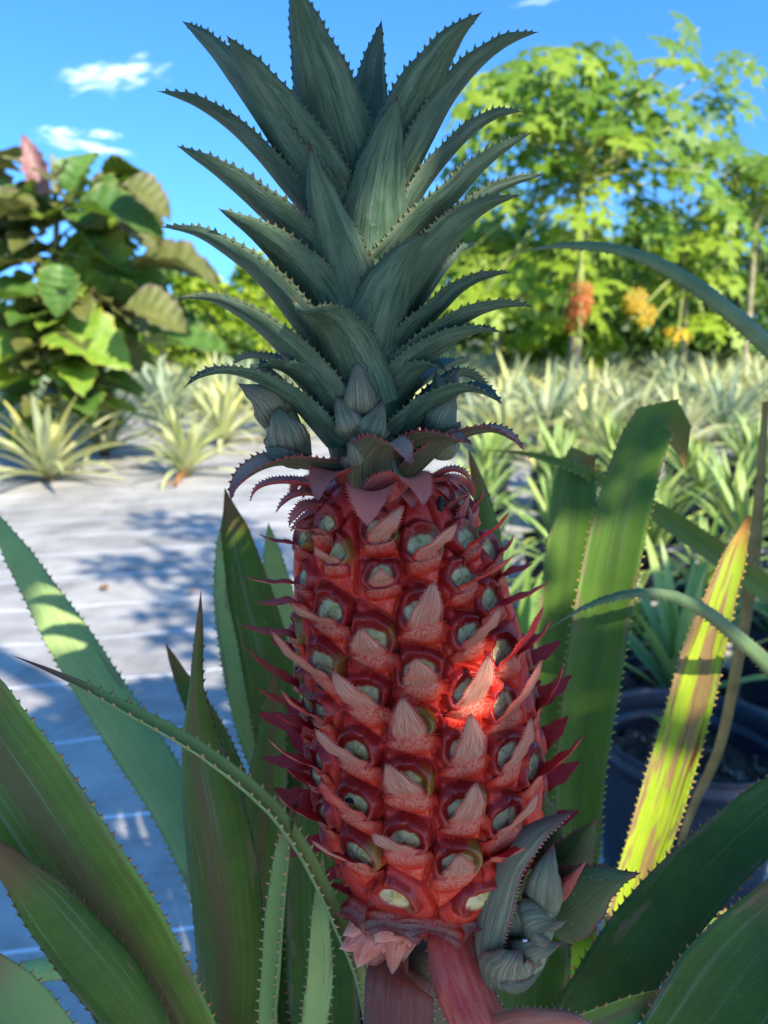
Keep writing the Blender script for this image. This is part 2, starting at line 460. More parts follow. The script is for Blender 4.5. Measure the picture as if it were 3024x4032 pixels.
rho = np.sqrt((lx2 / 1.02) ** 2 + (ly / 0.95) ** 2) / size
phi = np.arctan2(ly, lx2)
wob = 1 + 0.05 * np.sin(3 * phi + crnd[n1] * 20) + 0.03 * np.sin(7 * phi + crnd[n1] * 50)
rho = rho * wob
r0 = 0.0070
arcmask = sm(ly, -0.0072, -0.0040) * has_eye[n1]
crease = 1 - 0.5 * np.exp(-(((phi - (PI / 2 + (crnd[n1] - .5))) / 0.13) ** 2))          # the collar is notched where its lobes meet
dome = sm(bd, 0.0, 0.0017) * 0.0028 + sm(bd, 0.0, 0.0060) * 0.0010 - 0.0034
collar = np.exp(-((rho - r0) / 0.0014) ** 2) * 0.0021 * arcmask * crease
trough = -np.exp(-((rho - 0.0091) / 0.0006) ** 2) * 0.0008 * arcmask
inside = sm(np.sqrt((lx2 / 1.05) ** 2 + ((ly + .0004) / .80) ** 2) * wob / size, 0.0050, 0.0042) * sm(ly, -0.0085, -0.0065) * has_eye[n1]
lob = np.cos(3 * (phi + crnd[n1] * 2)) 
eyeh = inside * (-0.0006 + 0.0012 * sm(rho, 0.0050, 0.0005) - 0.0009 * np.exp(-((lob + 1) / 0.10) ** 2) * sm(rho, 0.0, 0.0012))
jit = (rng.random(len(P0)) - 0.5) * 0.00012 * inside
hsum = dome + collar + trough + eyeh + jit
vtaper = np.minimum(1, np.minimum(np.arange(NTT), NTT - 1 - np.arange(NTT)) / 8.0)
hsum = hsum.reshape(NTT, NTH) * vtaper[:, None]
BODY = SURF + NRMs * hsum[..., None]
fa = np.zeros((NTT * NTH, 4)); fa[:, 0] = inside; fa[:, 1] = np.clip((1 - inside) * sm(rho, .0096, .0086) * arcmask, 0, 1); fa[:, 2] = np.clip(bd / 0.005, 0, 1); fa[:, 3] = crnd[n1]
fp = np.zeros((NTT * NTH, 4)); fp[:, 0] = np.clip(ly / 0.02 + 0.5, 0, 1); fp[:, 1] = np.clip(lx / 0.02 + 0.5, 0, 1); fp[:, 2] = sm(np.abs(phi), 1.9, 0.4) * 1.0; fp[:, 3] = 1

def fruit_mat():
    n = NT('fruit_skin')
    eye, ring, b, rnd = n.rgb(n.attr('fr'))
    yy, xx, rt, _ = n.rgb(n.attr('fp'))
    ob = n.coord('Object')
    nz = n.noise(ob, 130.0, 4.0, 0.65)
    nf = n.noise(ob, 700.0, 3.0, 0.7)
    red = n.mix(n.step(nz, 0.3, 0.7), (0.52, 0.014, 0.006), (0.62, 0.036, 0.009))
    red = n.mix(n.step(yy, 0.30, 0.55, 0.0, 0.5), red, (0.40, 0.009, 0.010))
    ringc = n.mix(n.step(n.math('MULTIPLY', n.math('MULTIPLY', rt, rnd), n.noise(ob, 60.0)), 0.27, 0.42), (0.27, 0.009, 0.007), (0.17, 0.10, 0.012))
    col = n.mix(n.math('MULTIPLY', ring, 0.9), red, ringc)
    frost = n.math('MULTIPLY', n.step(nf, 0.50, 0.62), n.step(nz, 0.40, 0.62))
    col = n.mix(n.math('MULTIPLY', frost, n.math('MULTIPLY', n.math('SUBTRACT', 1.0, ring), n.step(yy, 0.30, 0.10, 0.15, 0.45))), col, (0.60, 0.21, 0.14))
    ev = n.step(n.noise(ob, 240.0, 3.0), 0.35, 0.65)
    ec = n.mix(ev, (0.42, 0.30, 0.075), (0.64, 0.48, 0.19))
    ec = n.mix(n.step(n.noise(ob, 1500.0, 2.0), 0.52, 0.62, 0.0, 0.6), ec, (0.60, 0.50, 0.31))
    ec = n.mix(n.step(xx, 0.35, 0.50, 0.35, 0.0), ec, (0.52, 0.46, 0.30))
    col = n.mix(eye, col, ec)
    col = n.mix(n.step(n.noise(ob, 2100.0, 2.0), 0.58, 0.70, 0.0, 0.14), col, (0.62, 0.28, 0.20))
    rough = n.math('ADD', n.math('MULTIPLY_ADD', ring, -0.22, 0.58), n.math('MULTIPLY', eye, 0.30))
    h = n.math('ADD', n.math('MULTIPLY', nf, 0.5), n.math('MULTIPLY', n.noise(ob, 1500.0, 2.0), eye))
    return n.bsdf(col, rough, n.bump(h, 0.22, 0.0004), 0.4)
M_fruit = fruit_mat()
M_core = simple_mat('fruit_flesh', (0.25, 0.02, 0.015), (0.32, 0.03, 0.02), 60, 0.5)
# the fruit's core, and on it one mesh per fruitlet
ci = np.arange(0, NTT, 4); cj = np.arange(0, NTH, 7)
CORE = (SURF - NRMs * np.minimum(0.0048, 0.4 * Frad)[:, None, None])[np.ix_(ci, cj)]
nc_, nj_ = len(ci), len(cj)
ids = np.arange(nc_ * nj_).reshape(nc_, nj_); nx = np.roll(ids, -1, 1)
CF = np.stack([ids[:-1], nx[:-1], nx[1:], ids[1:]], -1).reshape(-1, 4)
fruit = mesh_obj('fruit', CORE.reshape(-1, 3), CF, M_core, hero, ORG)
ids = np.arange(NTT * NTH).reshape(NTT, NTH); nx = np.roll(ids, -1, 1)
QF = np.stack([ids[:-1], nx[:-1], nx[1:], ids[1:]], -1).reshape(-1, 4)
BV = BODY.reshape(-1, 3)
fcell = np.array([n1[QF[:, 0]], n1[QF[:, 2]]]).T
owner = np.where(bd[QF[:, 0]] > bd[QF[:, 2]], fcell[:, 0], fcell[:, 1])
def vert_normals(V, F):
    N = np.zeros_like(V)
    fn = np.cross(V[F[:, 2]] - V[F[:, 0]], V[F[:, 3]] - V[F[:, 1]])
    for k in range(4): np.add.at(N, F[:, k], fn)
    return nrm(N)
BN = vert_normals(BV, QF)
if (BN[(NTT // 2) * NTH + NTH // 2] @ FC[NTT // 2]) < 0: BN = -BN; QF = QF[:, ::-1].copy()
for c in range(NC):
    f = QF[owner == c]
    if len(f) < 30: continue
    u, inv = np.unique(f, return_inverse=True)
    o = mesh_obj('fruitlet', BV[u], inv.reshape(-1, 4), M_fruit, fruit, ORG, extra={'fr': fa[u], 'fp': fp[u]})
    o.data.normals_split_custom_set_from_vertices(BN[u].tolist())     # cells meet without a seam

# ------------------------------------------------------------------ bracts
def bract_mat():
    n = NT('bract')
    t, u, tooth, dry = n.rgb(n.attr('lf'))
    ly_ = n.attr('ly').outputs['Fac']
    ob = n.coord('Object')
    nz = n.noise(ob, 170.0, 4.0, 0.65); nf = n.noise(ob, 1100.0, 3.0, 0.7)
    fib = n.noise(n.xyz(n.math('MULTIPLY', u, 16.0), n.math('MULTIPLY', t, 3.5), n.math('MULTIPLY', dry, 91.0)), 1.0, 4.0, 0.7, 0.3)
    us = n.math('ABSOLUTE', n.math('MULTIPLY_ADD', u, 2.0, -1.0))
    red = n.mix(n.step(nz, 0.3, 0.7), (0.52, 0.014, 0.006), (0.62, 0.036, 0.009))
    crim = n.mix(n.step(fib, 0.3, 0.7), (0.55, 0.014, 0.018), (0.66, 0.035, 0.035))
    tan = n.mix(n.step(fib, 0.32, 0.68), (0.29, 0.115, 0.075), (0.58, 0.315, 0.215))
    tan = n.mix(n.step(n.noise(ob, 90.0, 3.0), 0.45, 0.68, 0.0, 0.6), tan, (0.48, 0.16, 0.10))
    tan = n.mix(n.step(n.noise(ob, 420.0, 2.0), 0.72, 0.76), tan, (0.04, 0.02, 0.015))
    dm = n.step(n.math('ADD', dry, n.math('MULTIPLY_ADD', nz, 0.5, -0.25)), 0.25, 0.55)
    free = n.mix(dm, crim, tan)
    fr_ = n.mix(n.step(nf, 0.36, 0.58), (0.55, 0.05, 0.028), (0.64, 0.21, 0.13))
    edge = n.math('ADD', t, n.math('MULTIPLY_ADD', nz, 0.24, -0.12))
    col = n.mix(n.math('MULTIPLY', n.step(edge, 0.06, 0.34), n.step(us, 0.98, 0.55)), red, fr_)
    free = n.mix(n.step(us, 0.75, 1.0, 0.0, 0.5), free, red)
    col = n.mix(n.step(edge, 0.40, 0.56), col, free)
    pale = n.math('MULTIPLY', n.step(nf, 0.47, 0.60), n.step(t, 0.6, 0.95, 0.0, 0.5))
    col = n.mix(n.math('MULTIPLY', pale, n.math('SUBTRACT', 1.0, dm)), col, (0.40, 0.17, 0.19))
    inn = n.mix(n.step(t, 0.45, 0.85), (0.68, 0.010, 0.014), (0.58, 0.05, 0.05))
    col = n.mix(ly_, col, inn)
    col = n.mix(n.step(t, 0.92, 0.995), col, (0.20, 0.03, 0.045))
    col = n.mix(n.step(tooth, 0.1, 0.8, 0.0, 0.8), col, (0.36, 0.12, 0.09))
    return n.bsdf(col, n.math('MULTIPLY_ADD', dm, 0.15, 0.50), n.bump(n.math('MULTIPLY_ADD', fib, 0.8, n.math('MULTIPLY', nf, 0.5)), 0.55, 0.0006), 0.18, transl=0.22, tcol=(0.65, 0.06, 0.05))
M_bract = bract_mat()
def body_at(i, a):
    """the lumpy surface of the fruit (row index and angle may be fractional arrays)"""
    i = np.clip(i, 1, NTT - 2); fj = ((a + PI) / (2 * PI) * NTH) % NTH
    i0 = np.floor(i).astype(int); j0 = np.floor(fj).astype(int) % NTH; fi = (i - i0)[..., None]; fjj = (fj - np.floor(fj))[..., None]
    i1 = i0 + 1; j1 = (j0 + 1) % NTH
    return (BODY[i0, j0] * (1 - fi) * (1 - fjj) + BODY[i1, j0] * fi * (1 - fjj) + BODY[i0, j1] * (1 - fi) * fjj + BODY[i1, j1] * fi * fjj), NRMs[i0, j0]
NB = 44
def make_bract(i, a, tip, dry, off, bs=None):
    k_ = min(1.06, max(.72, .42 + Frad[i] / .068)) * (1.0 if bs is None else bs)
    foot, shoulder = -138 * MM * k_, -60 * MM * k_
    ib, is_ = up_i(i, foot), up_i(i, shoulder)
    ne = rad_dir(i, a)
    p0 = surf_i(ib, a); ps = surf_i(is_, a) + rad_dir(is_, a) * 0.0010
    T = FT[i]
    p2 = ps + T * 0.0022 + rad_dir(is_, a) * 0.0012
    if tip is None:
        q = random.uniform(-.006, .006)
        p4 = surf_i(i, a) + T * random.uniform(.002, .009) + ne * random.uniform(.013, .020) + tan_dir(i, a) * q
    else:
        d = ray(*tip)
        if abs(ne[0]) > 0.62:
            k = ne[1] / ne[0]            # upright plane through the fruitlet and the fruit's axis
            s = (p2[1] - k * p2[0]) / (d[1] - k * d[0])
            Yt = np.clip(s * d[1], p2[1] - 0.02, p2[1] + 0.03)
        else:
            Yt = p2[1] - (off - 3.5) * 0.001
        p4 = CAM + d * (Yt / d[1])
    v = p4 - p2; L = np.linalg.norm(v)
    p3 = p2 + v * 0.5 + ne * min(0.0018, 0.14 * L)
    P = spline([p0, (p0 + ps) / 2 + ne * .0006, ps, p2, p3, p4], NB)
    ds = np.linalg.norm(np.diff(P, axis=0), axis=1); sc = np.concatenate([[0], np.cumsum(ds)]); sb = float(np.interp(is_, [ib, is_], [0, np.linalg.norm(ps - p0)]) / sc[-1])
    wmax = 0.0178 * k_
    g = dry; hw = .56 + .05 * g if dry > .32 else .70
    t = np.linspace(0, 1, NB)
    w = np.interp(t, [0, sb * .8, sb * 1.02, sb * 1.18, sb + (1 - sb) * .28, sb + (1 - sb) * .55, sb + (1 - sb) * .78, sb + (1 - sb) * .93, 1],
                  [1.02, 1.04, .92, .64, hw, hw * .82, hw * .47, hw * .16, 0])
    w = np.convolve(np.pad(w, 1, mode='edge'), [.25, .5, .25], 'valid') * wmax; w[-1] = 1e-5
    rows = np.interp(t, [0, sb, 1], [ib, is_, is_ + (1 - sb) / max(sb, .05) * (is_ - ib)])
    kk = np.clip((t - sb * .72) / (sb * .55), 0, 1); kk = kk * kk * (3 - 2 * kk)
    def warp(S, width, us):
        x = us[None, :] * width[:, None] / 2
        ang = a + x / np.maximum(Frad[np.clip(rows.astype(int), 0, NTT - 1)], .012)[:, None]
        Hh, nn = body_at(np.repeat(rows[:, None], len(us), 1), ang)
        rise = np.interp(t, [0, sb * .35, sb], [-.0004, .0003, .0009])[:, None] * np.ones(len(us))[None]
        Hh = Hh + nn * rise[..., None]
        return Hh * (1 - kk)[:, None, None] + S * kk[:, None, None]
    arc = np.interp(t, [0, sb, sb * 1.3, 1], [.7, .6, .35, .45])
    V, F, A, Ly = blade(P, w, tan_dir(i, a), -ne, arc, nu=13, th=0.0006, tooth=(0.00100, 0.0011, 0.0010), trange=(sb * .95, 0.97), rnd=dry, wave=0.03, warp=warp)
    A[:, 0] = np.where(A[:, 0] < sb, A[:, 0] / sb * .40, .40 + (A[:, 0] - sb) / (1 - sb) * .60)      # foot 0, shoulder 0.4, tip 1
    return mesh_obj('bract', V, F, M_bract, fruit, ORG, A, Ly)
cs_of = {c: csize[q] for q, c in enumerate(cells)}
for k, (i, a, tip, dry, off) in enumerate(seeds):
    if dry >= 0: make_bract(i, a, tip, dry, off, min(1.0, cs_of.get(k, .8)))

# the withered flower remains that sit in a few eyes
M_dry = simple_mat('withered_flower', (0.012, 0.009, 0.007), (0.045, 0.03, 0.02), 500, 0.8, bump=0.6, dist=0.001)
def lump(p, ax, ln, rd, n1_=7):
    Pp = [p + ax * ln * (k / (n1_ - 1) - .5) + rng.normal(0, rd * .18, 3) for k in range(n1_)]
    rr = [rd * random.uniform(.65, 1.2) * math.sin(PI * (k + .6) / (n1_ + .2)) ** .5 for k in range(n1_)]
    return tube(Pp, rr, 7)
for sx, sy, ln, rd, ang in [(1147, 2497, 50, 13, -25), (1268, 2703, 34, 8, -40), (1234, 2815, 28, 13, 60), (1205, 2972, 46, 15, -50), (1389, 3148, 50, 12, 5), (1236, 3170, 22, 11, 70),
                            (1378, 3378, 40, 14, -30), (1735, 1990, 60, 16, 85)]:
    i, a = locate(sx, sy); p = surf_i(i, a) + rad_dir(i, a) * 0.0008
    if sy < 2000: p = at(sx, sy, p[1])
    ax = RT * math.cos(R(ang)) + UP * math.sin(R(ang))
    V, F = lump(p, ax, ln * MM, rd * MM)
    mesh_obj('withered_flower', V, F, M_dry, fruit, ORG)
# ================================================================== crown, slips, long leaves
M_crown = leaf_mat('crown_leaf', (0.020, 0.052, 0.034), (0.064, 0.112, 0.074), tooth=(0.075, 0.05, 0.03), tip=(0.05, 0.012, 0.03),
                   stripes=46, rough=0.48, inner=(0.050, 0.09, 0.08), imprint=0.6, bloom=(0.105, 0.152, 0.120), bump=0.6, edge=(0.055, 0.085, 0.048), lines=.10, gain=(1.28, 1.27, 1.0), wear=.22)
M_olive = leaf_mat('crown_base_leaf', (0.050, 0.058, 0.030), (0.120, 0.115, 0.068), tooth=(0.26, 0.035, 0.035), tip=(0.19, 0.07, 0.085),
                   stripes=46, rough=0.5, inner=(0.34, 0.20, 0.17), imprint=0.3, bump=0.6, edge=(0.17, 0.03, 0.03), tipw=0.80, lines=.6)
M_collar = leaf_mat('collar_bract', (0.15, 0.010, 0.012), (0.28, 0.045, 0.042), tooth=(0.30, 0.06, 0.05), tip=(0.27, 0.10, 0.10),
                    stripes=30, rough=0.5, inner=(0.40, 0.10, 0.085), bloom=(0.27, 0.10, 0.09), bump=0.4, edge=(0.26, 0.03, 0.03), tipw=0.75, lines=.4)
M_scale = leaf_mat('slip_scale', (0.070, 0.088, 0.050), (0.185, 0.215, 0.135), tooth=(0.17, 0.055, 0.04), tip=(0.15, 0.06, 0.06),
                   stripes=80, rough=0.55, inner=(0.08, 0.10, 0.06), bloom=(0.19, 0.165, 0.135), bump=0.9, edge=(0.15, 0.06, 0.045), tipw=0.82, lines=.6, gain=(2.1, 1.9, 1.75), wear=.4)

AX0 = np.array([at(826 * K, 1090 * K, Y0), at(812 * K, 960 * K, Y0), at(790 * K, 720 * K, Y0), at(778 * K, 520 * K, Y0), at(772 * K, 420 * K, Y0)])
axS = spline(AX0, 60)
V, F = tube(axS, np.interp(np.linspace(0, 1, 60), [0, .2, .7, 1], [.0150, .0120, .008, .003]), 20)
crown = mesh_obj('crown', V, F, M_crown, hero, ORG, np.tile([0.1, .5, 0, .3], (len(V), 1)), np.zeros(len(V)))
def axis_x(p):
    k = np.argmin(np.abs(axS[:, 2] - p[2])); return axS[k]
def crown_leaf(pts, phi, wpx, arc=(2.1, 1.7, 2.0), dtip=0.0, dbase=None, mat=M_crown, mid=None, prof=None, name='crown_leaf', label=None,
               toothsp=2.7e-3, tooth=1.25e-3, par=None, bend=1.4):
    """pts: photograph pixels from base to tip; phi: the side of the stem the leaf springs from (0 = towards the camera, + = right)"""
    a = R(phi); n = len(pts)
    base = at(pts[0][0], pts[0][1], Y0)
    c = float(np.clip(math.cos(a) / math.sin(a), -.6, .6)) if abs(math.sin(a)) > 0.42 else None
    xa = axis_x(base)[0]
    W = []
    for k, (sx, sy) in enumerate(pts):
        p0 = at(sx, sy, Y0)
        f = k / (n - 1)
        if c is not None:
            d = (p0[0] - xa) * c / (1 + p0[0] * c / Y0)
            d = float(np.clip(d, -0.06, 0.06)) + dtip * f ** bend
        else:
            d = (0.010 * math.cos(a) if dbase is None else dbase) + dtip * f ** bend
        W.append(at(sx, sy, Y0 - d))
    m = 46
    P = spline(W, m)
    w0 = (1.2 if wpx > 170 and mat is M_crown else 1.0) * wpx * np.array([depth(p) for p in P]) / FPX
    pr = prof or [(0, .98), (.12, 1.0), (.35, .93), (.60, .72), (.80, .43), (.93, .17), (1, .0)]
    w = wprof(m, pr) * w0
    rdir = np.array([math.sin(a), -math.cos(a), 0.0])
    lat = np.array([math.cos(a), math.sin(a), 0.0])
    V, F, A, Ly = blade(P, w, lat, -rdir + np.array([0, 0, 0.4]), wprof(m, [(0, arc[0]), (.5, arc[1]), (1, arc[2])]), nu=17, th=0.0011,
                        tooth=(toothsp, tooth, 2.0e-3 if toothsp > 2e-3 else 1.2e-3), wave=0.006)
    return mesh_obj(name, V, F, mat, par or crown, ORG, A, Ly, label=label)

CL = [  # points base -> tip, side, width
 ([(1390,900),(1330,640),(1268,380),(1205,150),(1140,-120)], -12, 330, dict(dtip=.020, dbase=.004)),
 ([(1430,760),(1450,450),(1468,270),(1503,78)], 4, 190, dict(dtip=.004, dbase=-.006)),
 ([(1290,830),(1165,610),(1065,430),(975,270),(890,137)], -33, 275, dict(dtip=.004)),
 ([(1190,740),(1010,450),(905,295),(812,175),(715,82)], -62, 210, dict(dtip=-.024)),
 ([(1230,880),(1115,740),(1000,600),(880,485),(745,398),(617,358)], -78, 215, {}),
 ([(1230,1030),(1060,865),(930,745),(805,645),(692,572)], -60, 265, {}),
 ([(1290,1330),(1190,1140),(1085,1005),(975,905),(857,820)], -42, 300, dict(dtip=.006)),
 ([(1250,1420),(1135,1245),(1020,1105),(895,1000),(760,918),(628,893)], -66, 275, {}),
 ([(1290,1640),(1185,1475),(1080,1355),(950,1245),(815,1178),(690,1178)], -60, 280, {}),
 ([(1440,1540),(1400,1310),(1345,1100),(1288,900),(1243,710),(1218,562)], -13, 300, dict(dtip=.016, dbase=.013)),
 ([(1460,1130),(1480,900),(1502,700),(1535,520),(1567,372)], 8, 280, dict(dtip=.012, dbase=.010)),
 ([(1500,880),(1570,650),(1635,450),(1705,300),(1795,150),(1900,45)], 28, 275, dict(dtip=.002)),
 ([(1560,820),(1690,550),(1780,385),(1880,262),(2000,168),(2125,125)], 68, 205, dict(dtip=-.020)),
 ([(1560,950),(1675,745),(1765,625),(1865,520),(1960,458),(2058,438)], 84, 200, dict(dtip=-.018)),
 ([(1530,1080),(1675,900),(1790,785),(1900,662),(2010,572),(2102,518)], 66, 230, dict(dtip=-.006)),
 ([(1600,1080),(1800,872),(1930,772),(2040,717),(2150,687)], 82, 190, dict(dtip=-.01)),
 ([(1560,1290),(1675,1100),(1760,970),(1845,872),(1950,802),(2055,768)], 50, 270, {}),
 ([(1475,1580),(1490,1390),(1520,1225),(1565,1090),(1625,985),(1690,912)], 22, 300, dict(dtip=.014, dbase=.013)),
 ([(1640,1230),(1760,1055),(1820,982),(1875,963)], 100, 130, dict(dtip=-.02)),
 ([(1530,1490),(1640,1330),(1740,1222),(1830,1135),(1920,1090),(2015,1072)], 70, 230, {}),
 ([(1560,1230),(1690,1260),(1780,1170),(1850,1105),(1900,1080)], 96, 170, dict(dtip=-.025)),
 ([(1550,1530),(1690,1385),(1795,1292),(1900,1230),(2010,1203),(2110,1210)], 64, 235, {}),
 ([(1570,1550),(1690,1420),(1795,1340),(1885,1305),(1975,1308)], 52, 235, {}),
 ([(1420,1620),(1365,1455),(1310,1325),(1245,1242),(1170,1228)], -20, 285, dict(dtip=.034, dbase=.015, bend=2.2)),
 ([(1375,1890),(1350,1780),(1300,1660),(1228,1540),(1130,1462),(1035,1442),(963,1478)], -34, 250, {}),
 ([(1300,1760),(1160,1600),(1070,1530),(975,1485),(880,1465),(795,1480),(722,1528)], -56, 190, {}),
 ([(1260,1560),(1110,1432),(1020,1408),(960,1410),(915,1437)], -105, 130, dict(dtip=-.02)),
 ([(1500,1920),(1515,1760),(1555,1600),(1620,1490),(1695,1440),(1758,1458)], 28, 260, dict(dtip=.010)),
 ([(1600,1720),(1720,1600),(1825,1540),(1910,1548),(1980,1593)], 55, 215, {}),
 ([(1590,1690),(1720,1540),(1810,1478),(1880,1500),(1935,1560)], 92, 170, dict(dtip=-.02)),
]
for pts, phi, w, kw in CL: crown_leaf(pts, phi, w, **kw)
for k in range(9):                                                       # leaves on the far side of the crown
    a = 125 + k * 14 + random.uniform(-5, 5)
    s = math.sin(R(a))
    y0 = 1650 - (k * 4 % 9) * 110
    x0 = 1500 - (1650 - y0) * .09
    L = random.uniform(430, 560)
    pts = [(x0 + s * L * q, y0 - L * (0.95 * q - 0.42 * q * q)) for q in (0, .25, .5, .75, 1)]
    crown_leaf(pts, a if abs(s) > .45 else 180, 230, dtip=-.045, dbase=-.012)

OL = [
 ([(1430,1950),(1330,1880),(1200,1842),(1080,1828),(985,1862),(928,1915),(908,1975)], -36, 265, dict(dtip=.010)),
 ([(1470,1960),(1458,1880),(1465,1805),(1510,1752),(1580,1765),(1625,1840)], 6, 225, dict(dtip=.024, dbase=.020)),
 ([(1560,1960),(1590,1850),(1650,1765),(1740,1722),(1862,1750)], 30, 270, dict(dtip=.012)),
 ([(1620,1880),(1750,1760),(1850,1712),(1945,1697),(2015,1725),(2070,1780)], 52, 190, {}),
]
for pts, phi, w, kw in OL: crown_leaf(pts, phi, w, mat=M_olive, **kw)
CB = [
 ([(1420,2000),(1385,1905),(1320,1862),(1270,1890),(1250,1975)], -25, 235, dict(dtip=.028)),
 ([(1490,1990),(1462,1940),(1452,1975),(1447,2072)], -8, 215, dict(dtip=.012, dbase=.030)),
 ([(1500,1990),(1555,1915),(1620,1888),(1656,1930),(1668,1992)], 22, 215, dict(dtip=.014, dbase=.026)),
 ([(1530,2010),(1570,1950),(1608,1955),(1625,2002)], 15, 140, dict(dtip=.014, dbase=.016)),
 ([(1640,1985),(1668,1935),(1700,1935),(1729,1960)], 35, 80, {}),
 ([(1310,1960),(1180,1905),(1075,1900),(1010,1925),(983,1978)], -76, 130, {}),
 ([(1340,2000),(1220,1945),(1150,1955),(1110,1985),(1085,2024)], -70, 110, {}),
 ([(1345,2050),(1265,1992),(1200,1998),(1158,2035),(1136,2076)], -52, 130, {}),
 ([(1330,2065),(1240,2020),(1180,2050),(1143,2094)], -66, 70, {}),
 ([(1340,2085),(1250,2045),(1200,2070),(1168,2110)], -60, 60, {}),
 ([(1350,2095),(1270,2060),(1220,2085),(1200,2112)], -55, 60, {}),
 ([(1410,2020),(1350,1985),(1295,2000),(1254,2050)], -28, 95, dict(dtip=.006)),
 ([(1640,1970),(1720,1875),(1790,1850),(1838,1872),(1856,1915)], 72, 120, {}),
 ([(1640,1985),(1705,1900),(1770,1890),(1815,1930)], 60, 115, {}),
 ([(1650,2010),(1700,1930),(1740,1930),(1772,1968)], 45, 115, {}),
 ([(1640,1990),(1730,1915),(1790,1900),(1830,1925),(1850,1960)], 84, 90, {}),
 ([(1680,2130),(1745,2040),(1800,1975),(1856,1938)], 55, 100, {}),
 ([(1760,2170),(1815,2080),(1830,2010),(1850,1945)], 60, 150, {}),
 ([(1820,2240),(1845,2150),(1862,2080),(1850,1990)], 64, 120, {}),
]
for pts, phi, w, kw in CB:
    crown_leaf(pts, phi, w, mat=M_collar, name='collar_bract', toothsp=1.3e-3, tooth=1.1e-3, arc=(1.5, 1.2, 1.3), **kw)
for k in range(10):                                                      # the collar goes on round the back
    a = 100 + k * 17
    s = math.sin(R(a))
    pts = [(1500 + 150 * s, 2000), (1500 + 250 * s, 1910), (1500 + 330 * s, 1900), (1500 + 370 * s, 1965)]
    crown_leaf(pts, a if abs(s) > .45 else 180, 120, mat=M_collar, name='collar_bract', dtip=-.03, dbase=-.014, toothsp=1.6e-3, tooth=1.1e-3)

# frilled bracts folded under the foot of the fruit
for pts, w, ph in [([(1560,3560),(1550,3600),(1540,3628),(1530,3640)], 300, -18), ([(1690,3575),(1690,3612),(1688,3640),(1686,3652)], 330, 5), ([(1860,3560),(1868,3600),(1872,3630),(1874,3642)], 250, 32), ([(1440,3520),(1415,3560),(1395,3590),(1380,3600)], 200, -45)]:
    P = spline([at(x, y + 26, Y0 - .037 * math.cos(R(ph)) - .0025 * k) for k, (x, y) in enumerate(pts)], 26)
    wv_ = wprof(26, [(0, .95), (.4, 1), (.75, .85), (1, .35)]) * w * MM
    V, F, A, Ly = blade(P, wv_, np.array([math.cos(R(ph)), math.sin(R(ph)), .12 * math.sin(ph)]), np.array([-math.sin(R(ph)), math.cos(R(ph)), 0]), 1.1, nu=15, th=.0006, tooth=(1.1e-3, .8e-3, .9e-3), trange=(.4, .99), rnd=.75, wave=.04)
    mesh_obj('bract', V, F, M_bract, fruit, ORG, A, Ly)
# ------------------------------------------------------------------ slips: buds of overlapping scales
def slip(core_pts, core_r, scales, name_label, mat=M_scale, corem=None):
    Pc = spline([at(x, y, Y) for x, y, Y in core_pts], 12)
    rr = np.interp(np.linspace(0, 1, 12), np.linspace(0, 1, len(core_r)), core_r) * MM
    V, F = tube(Pc, rr, 14)
    s = mesh_obj('slip', V, F, corem or mat, hero, ORG, np.tile([0.1, .5, 0, .3], (len(V), 1)), np.zeros(len(V)), label=name_label)
    for sc in scales:
        pts, w, arc, face = sc[:4]
        kw = sc[4] if len(sc) > 4 else {}
        P = spline([at(x, y, Y) for x, y, Y in pts], 30)
        w0 = w * np.array([depth(p) for p in P]) / FPX
        pr = kw.get('prof', [(0, .80), (.2, 1.0), (.5, .88), (.75, .46), (.9, .14), (1, 0)])
        fdir = nrm(RT * face[0] + UP * face[1] - FW * face[2])           # the way the outer side of the scale looks
        T = nrm(P[-1] - P[0])
        lat = np.cross(T, fdir)
        V, F, A, Ly = blade(P, wprof(30, pr) * w0, lat, -fdir, arc, nu=17, th=0.0009, tooth=kw.get('tooth', (1.2e-3, 0.8e-3, 0.9e-3)), trange=(.3, .97), wave=0.004)
        mesh_obj(kw.get('name', 'scale'), V, F, kw.get('mat', mat), s, ORG, A, Ly)
    return s
b = Y0 - .009
slip([(1140,1800,b), (1120,1700,b), (1090,1560,b), (1060,1470,b)], [60, 75, 55, 15], [
  ([(1085,1590,b-.002),(1068,1530,b-.005),(1045,1470,b-.004),(1022,1405,b-.002)], 150, 2.4, (-.1,0,1)),
  ([(1100,1700,b-.001),(1055,1620,b-.009),(1000,1555,b-.010),(935,1508,b-.004)], 185, 2.2, (-.55,.1,.8)),
  ([(1130,1640,b-.002),(1140,1590,b-.006),(1138,1530,b-.004)], 80, 2.2, (.4,0,1)),
  ([(1140,1815,b-.006),(1128,1740,b-.014),(1105,1660,b-.014),(1086,1585,b-.007)], 230, 2.2, (-.05,0,1)),
  ([(1190,1830,b-.004),(1205,1780,b-.008),(1220,1705,b-.004)], 80, 2.2, (.5,0,1)),
  ([(1190,1830,b-.010),(1120,1805,b-.015),(1070,1785,b-.014),(1042,1758,b-.008)], 90, 1.6, (-.2,-.5,1)),
 ], 'left slip under the crown, its scales loose and pointed')
b = Y0 - .013
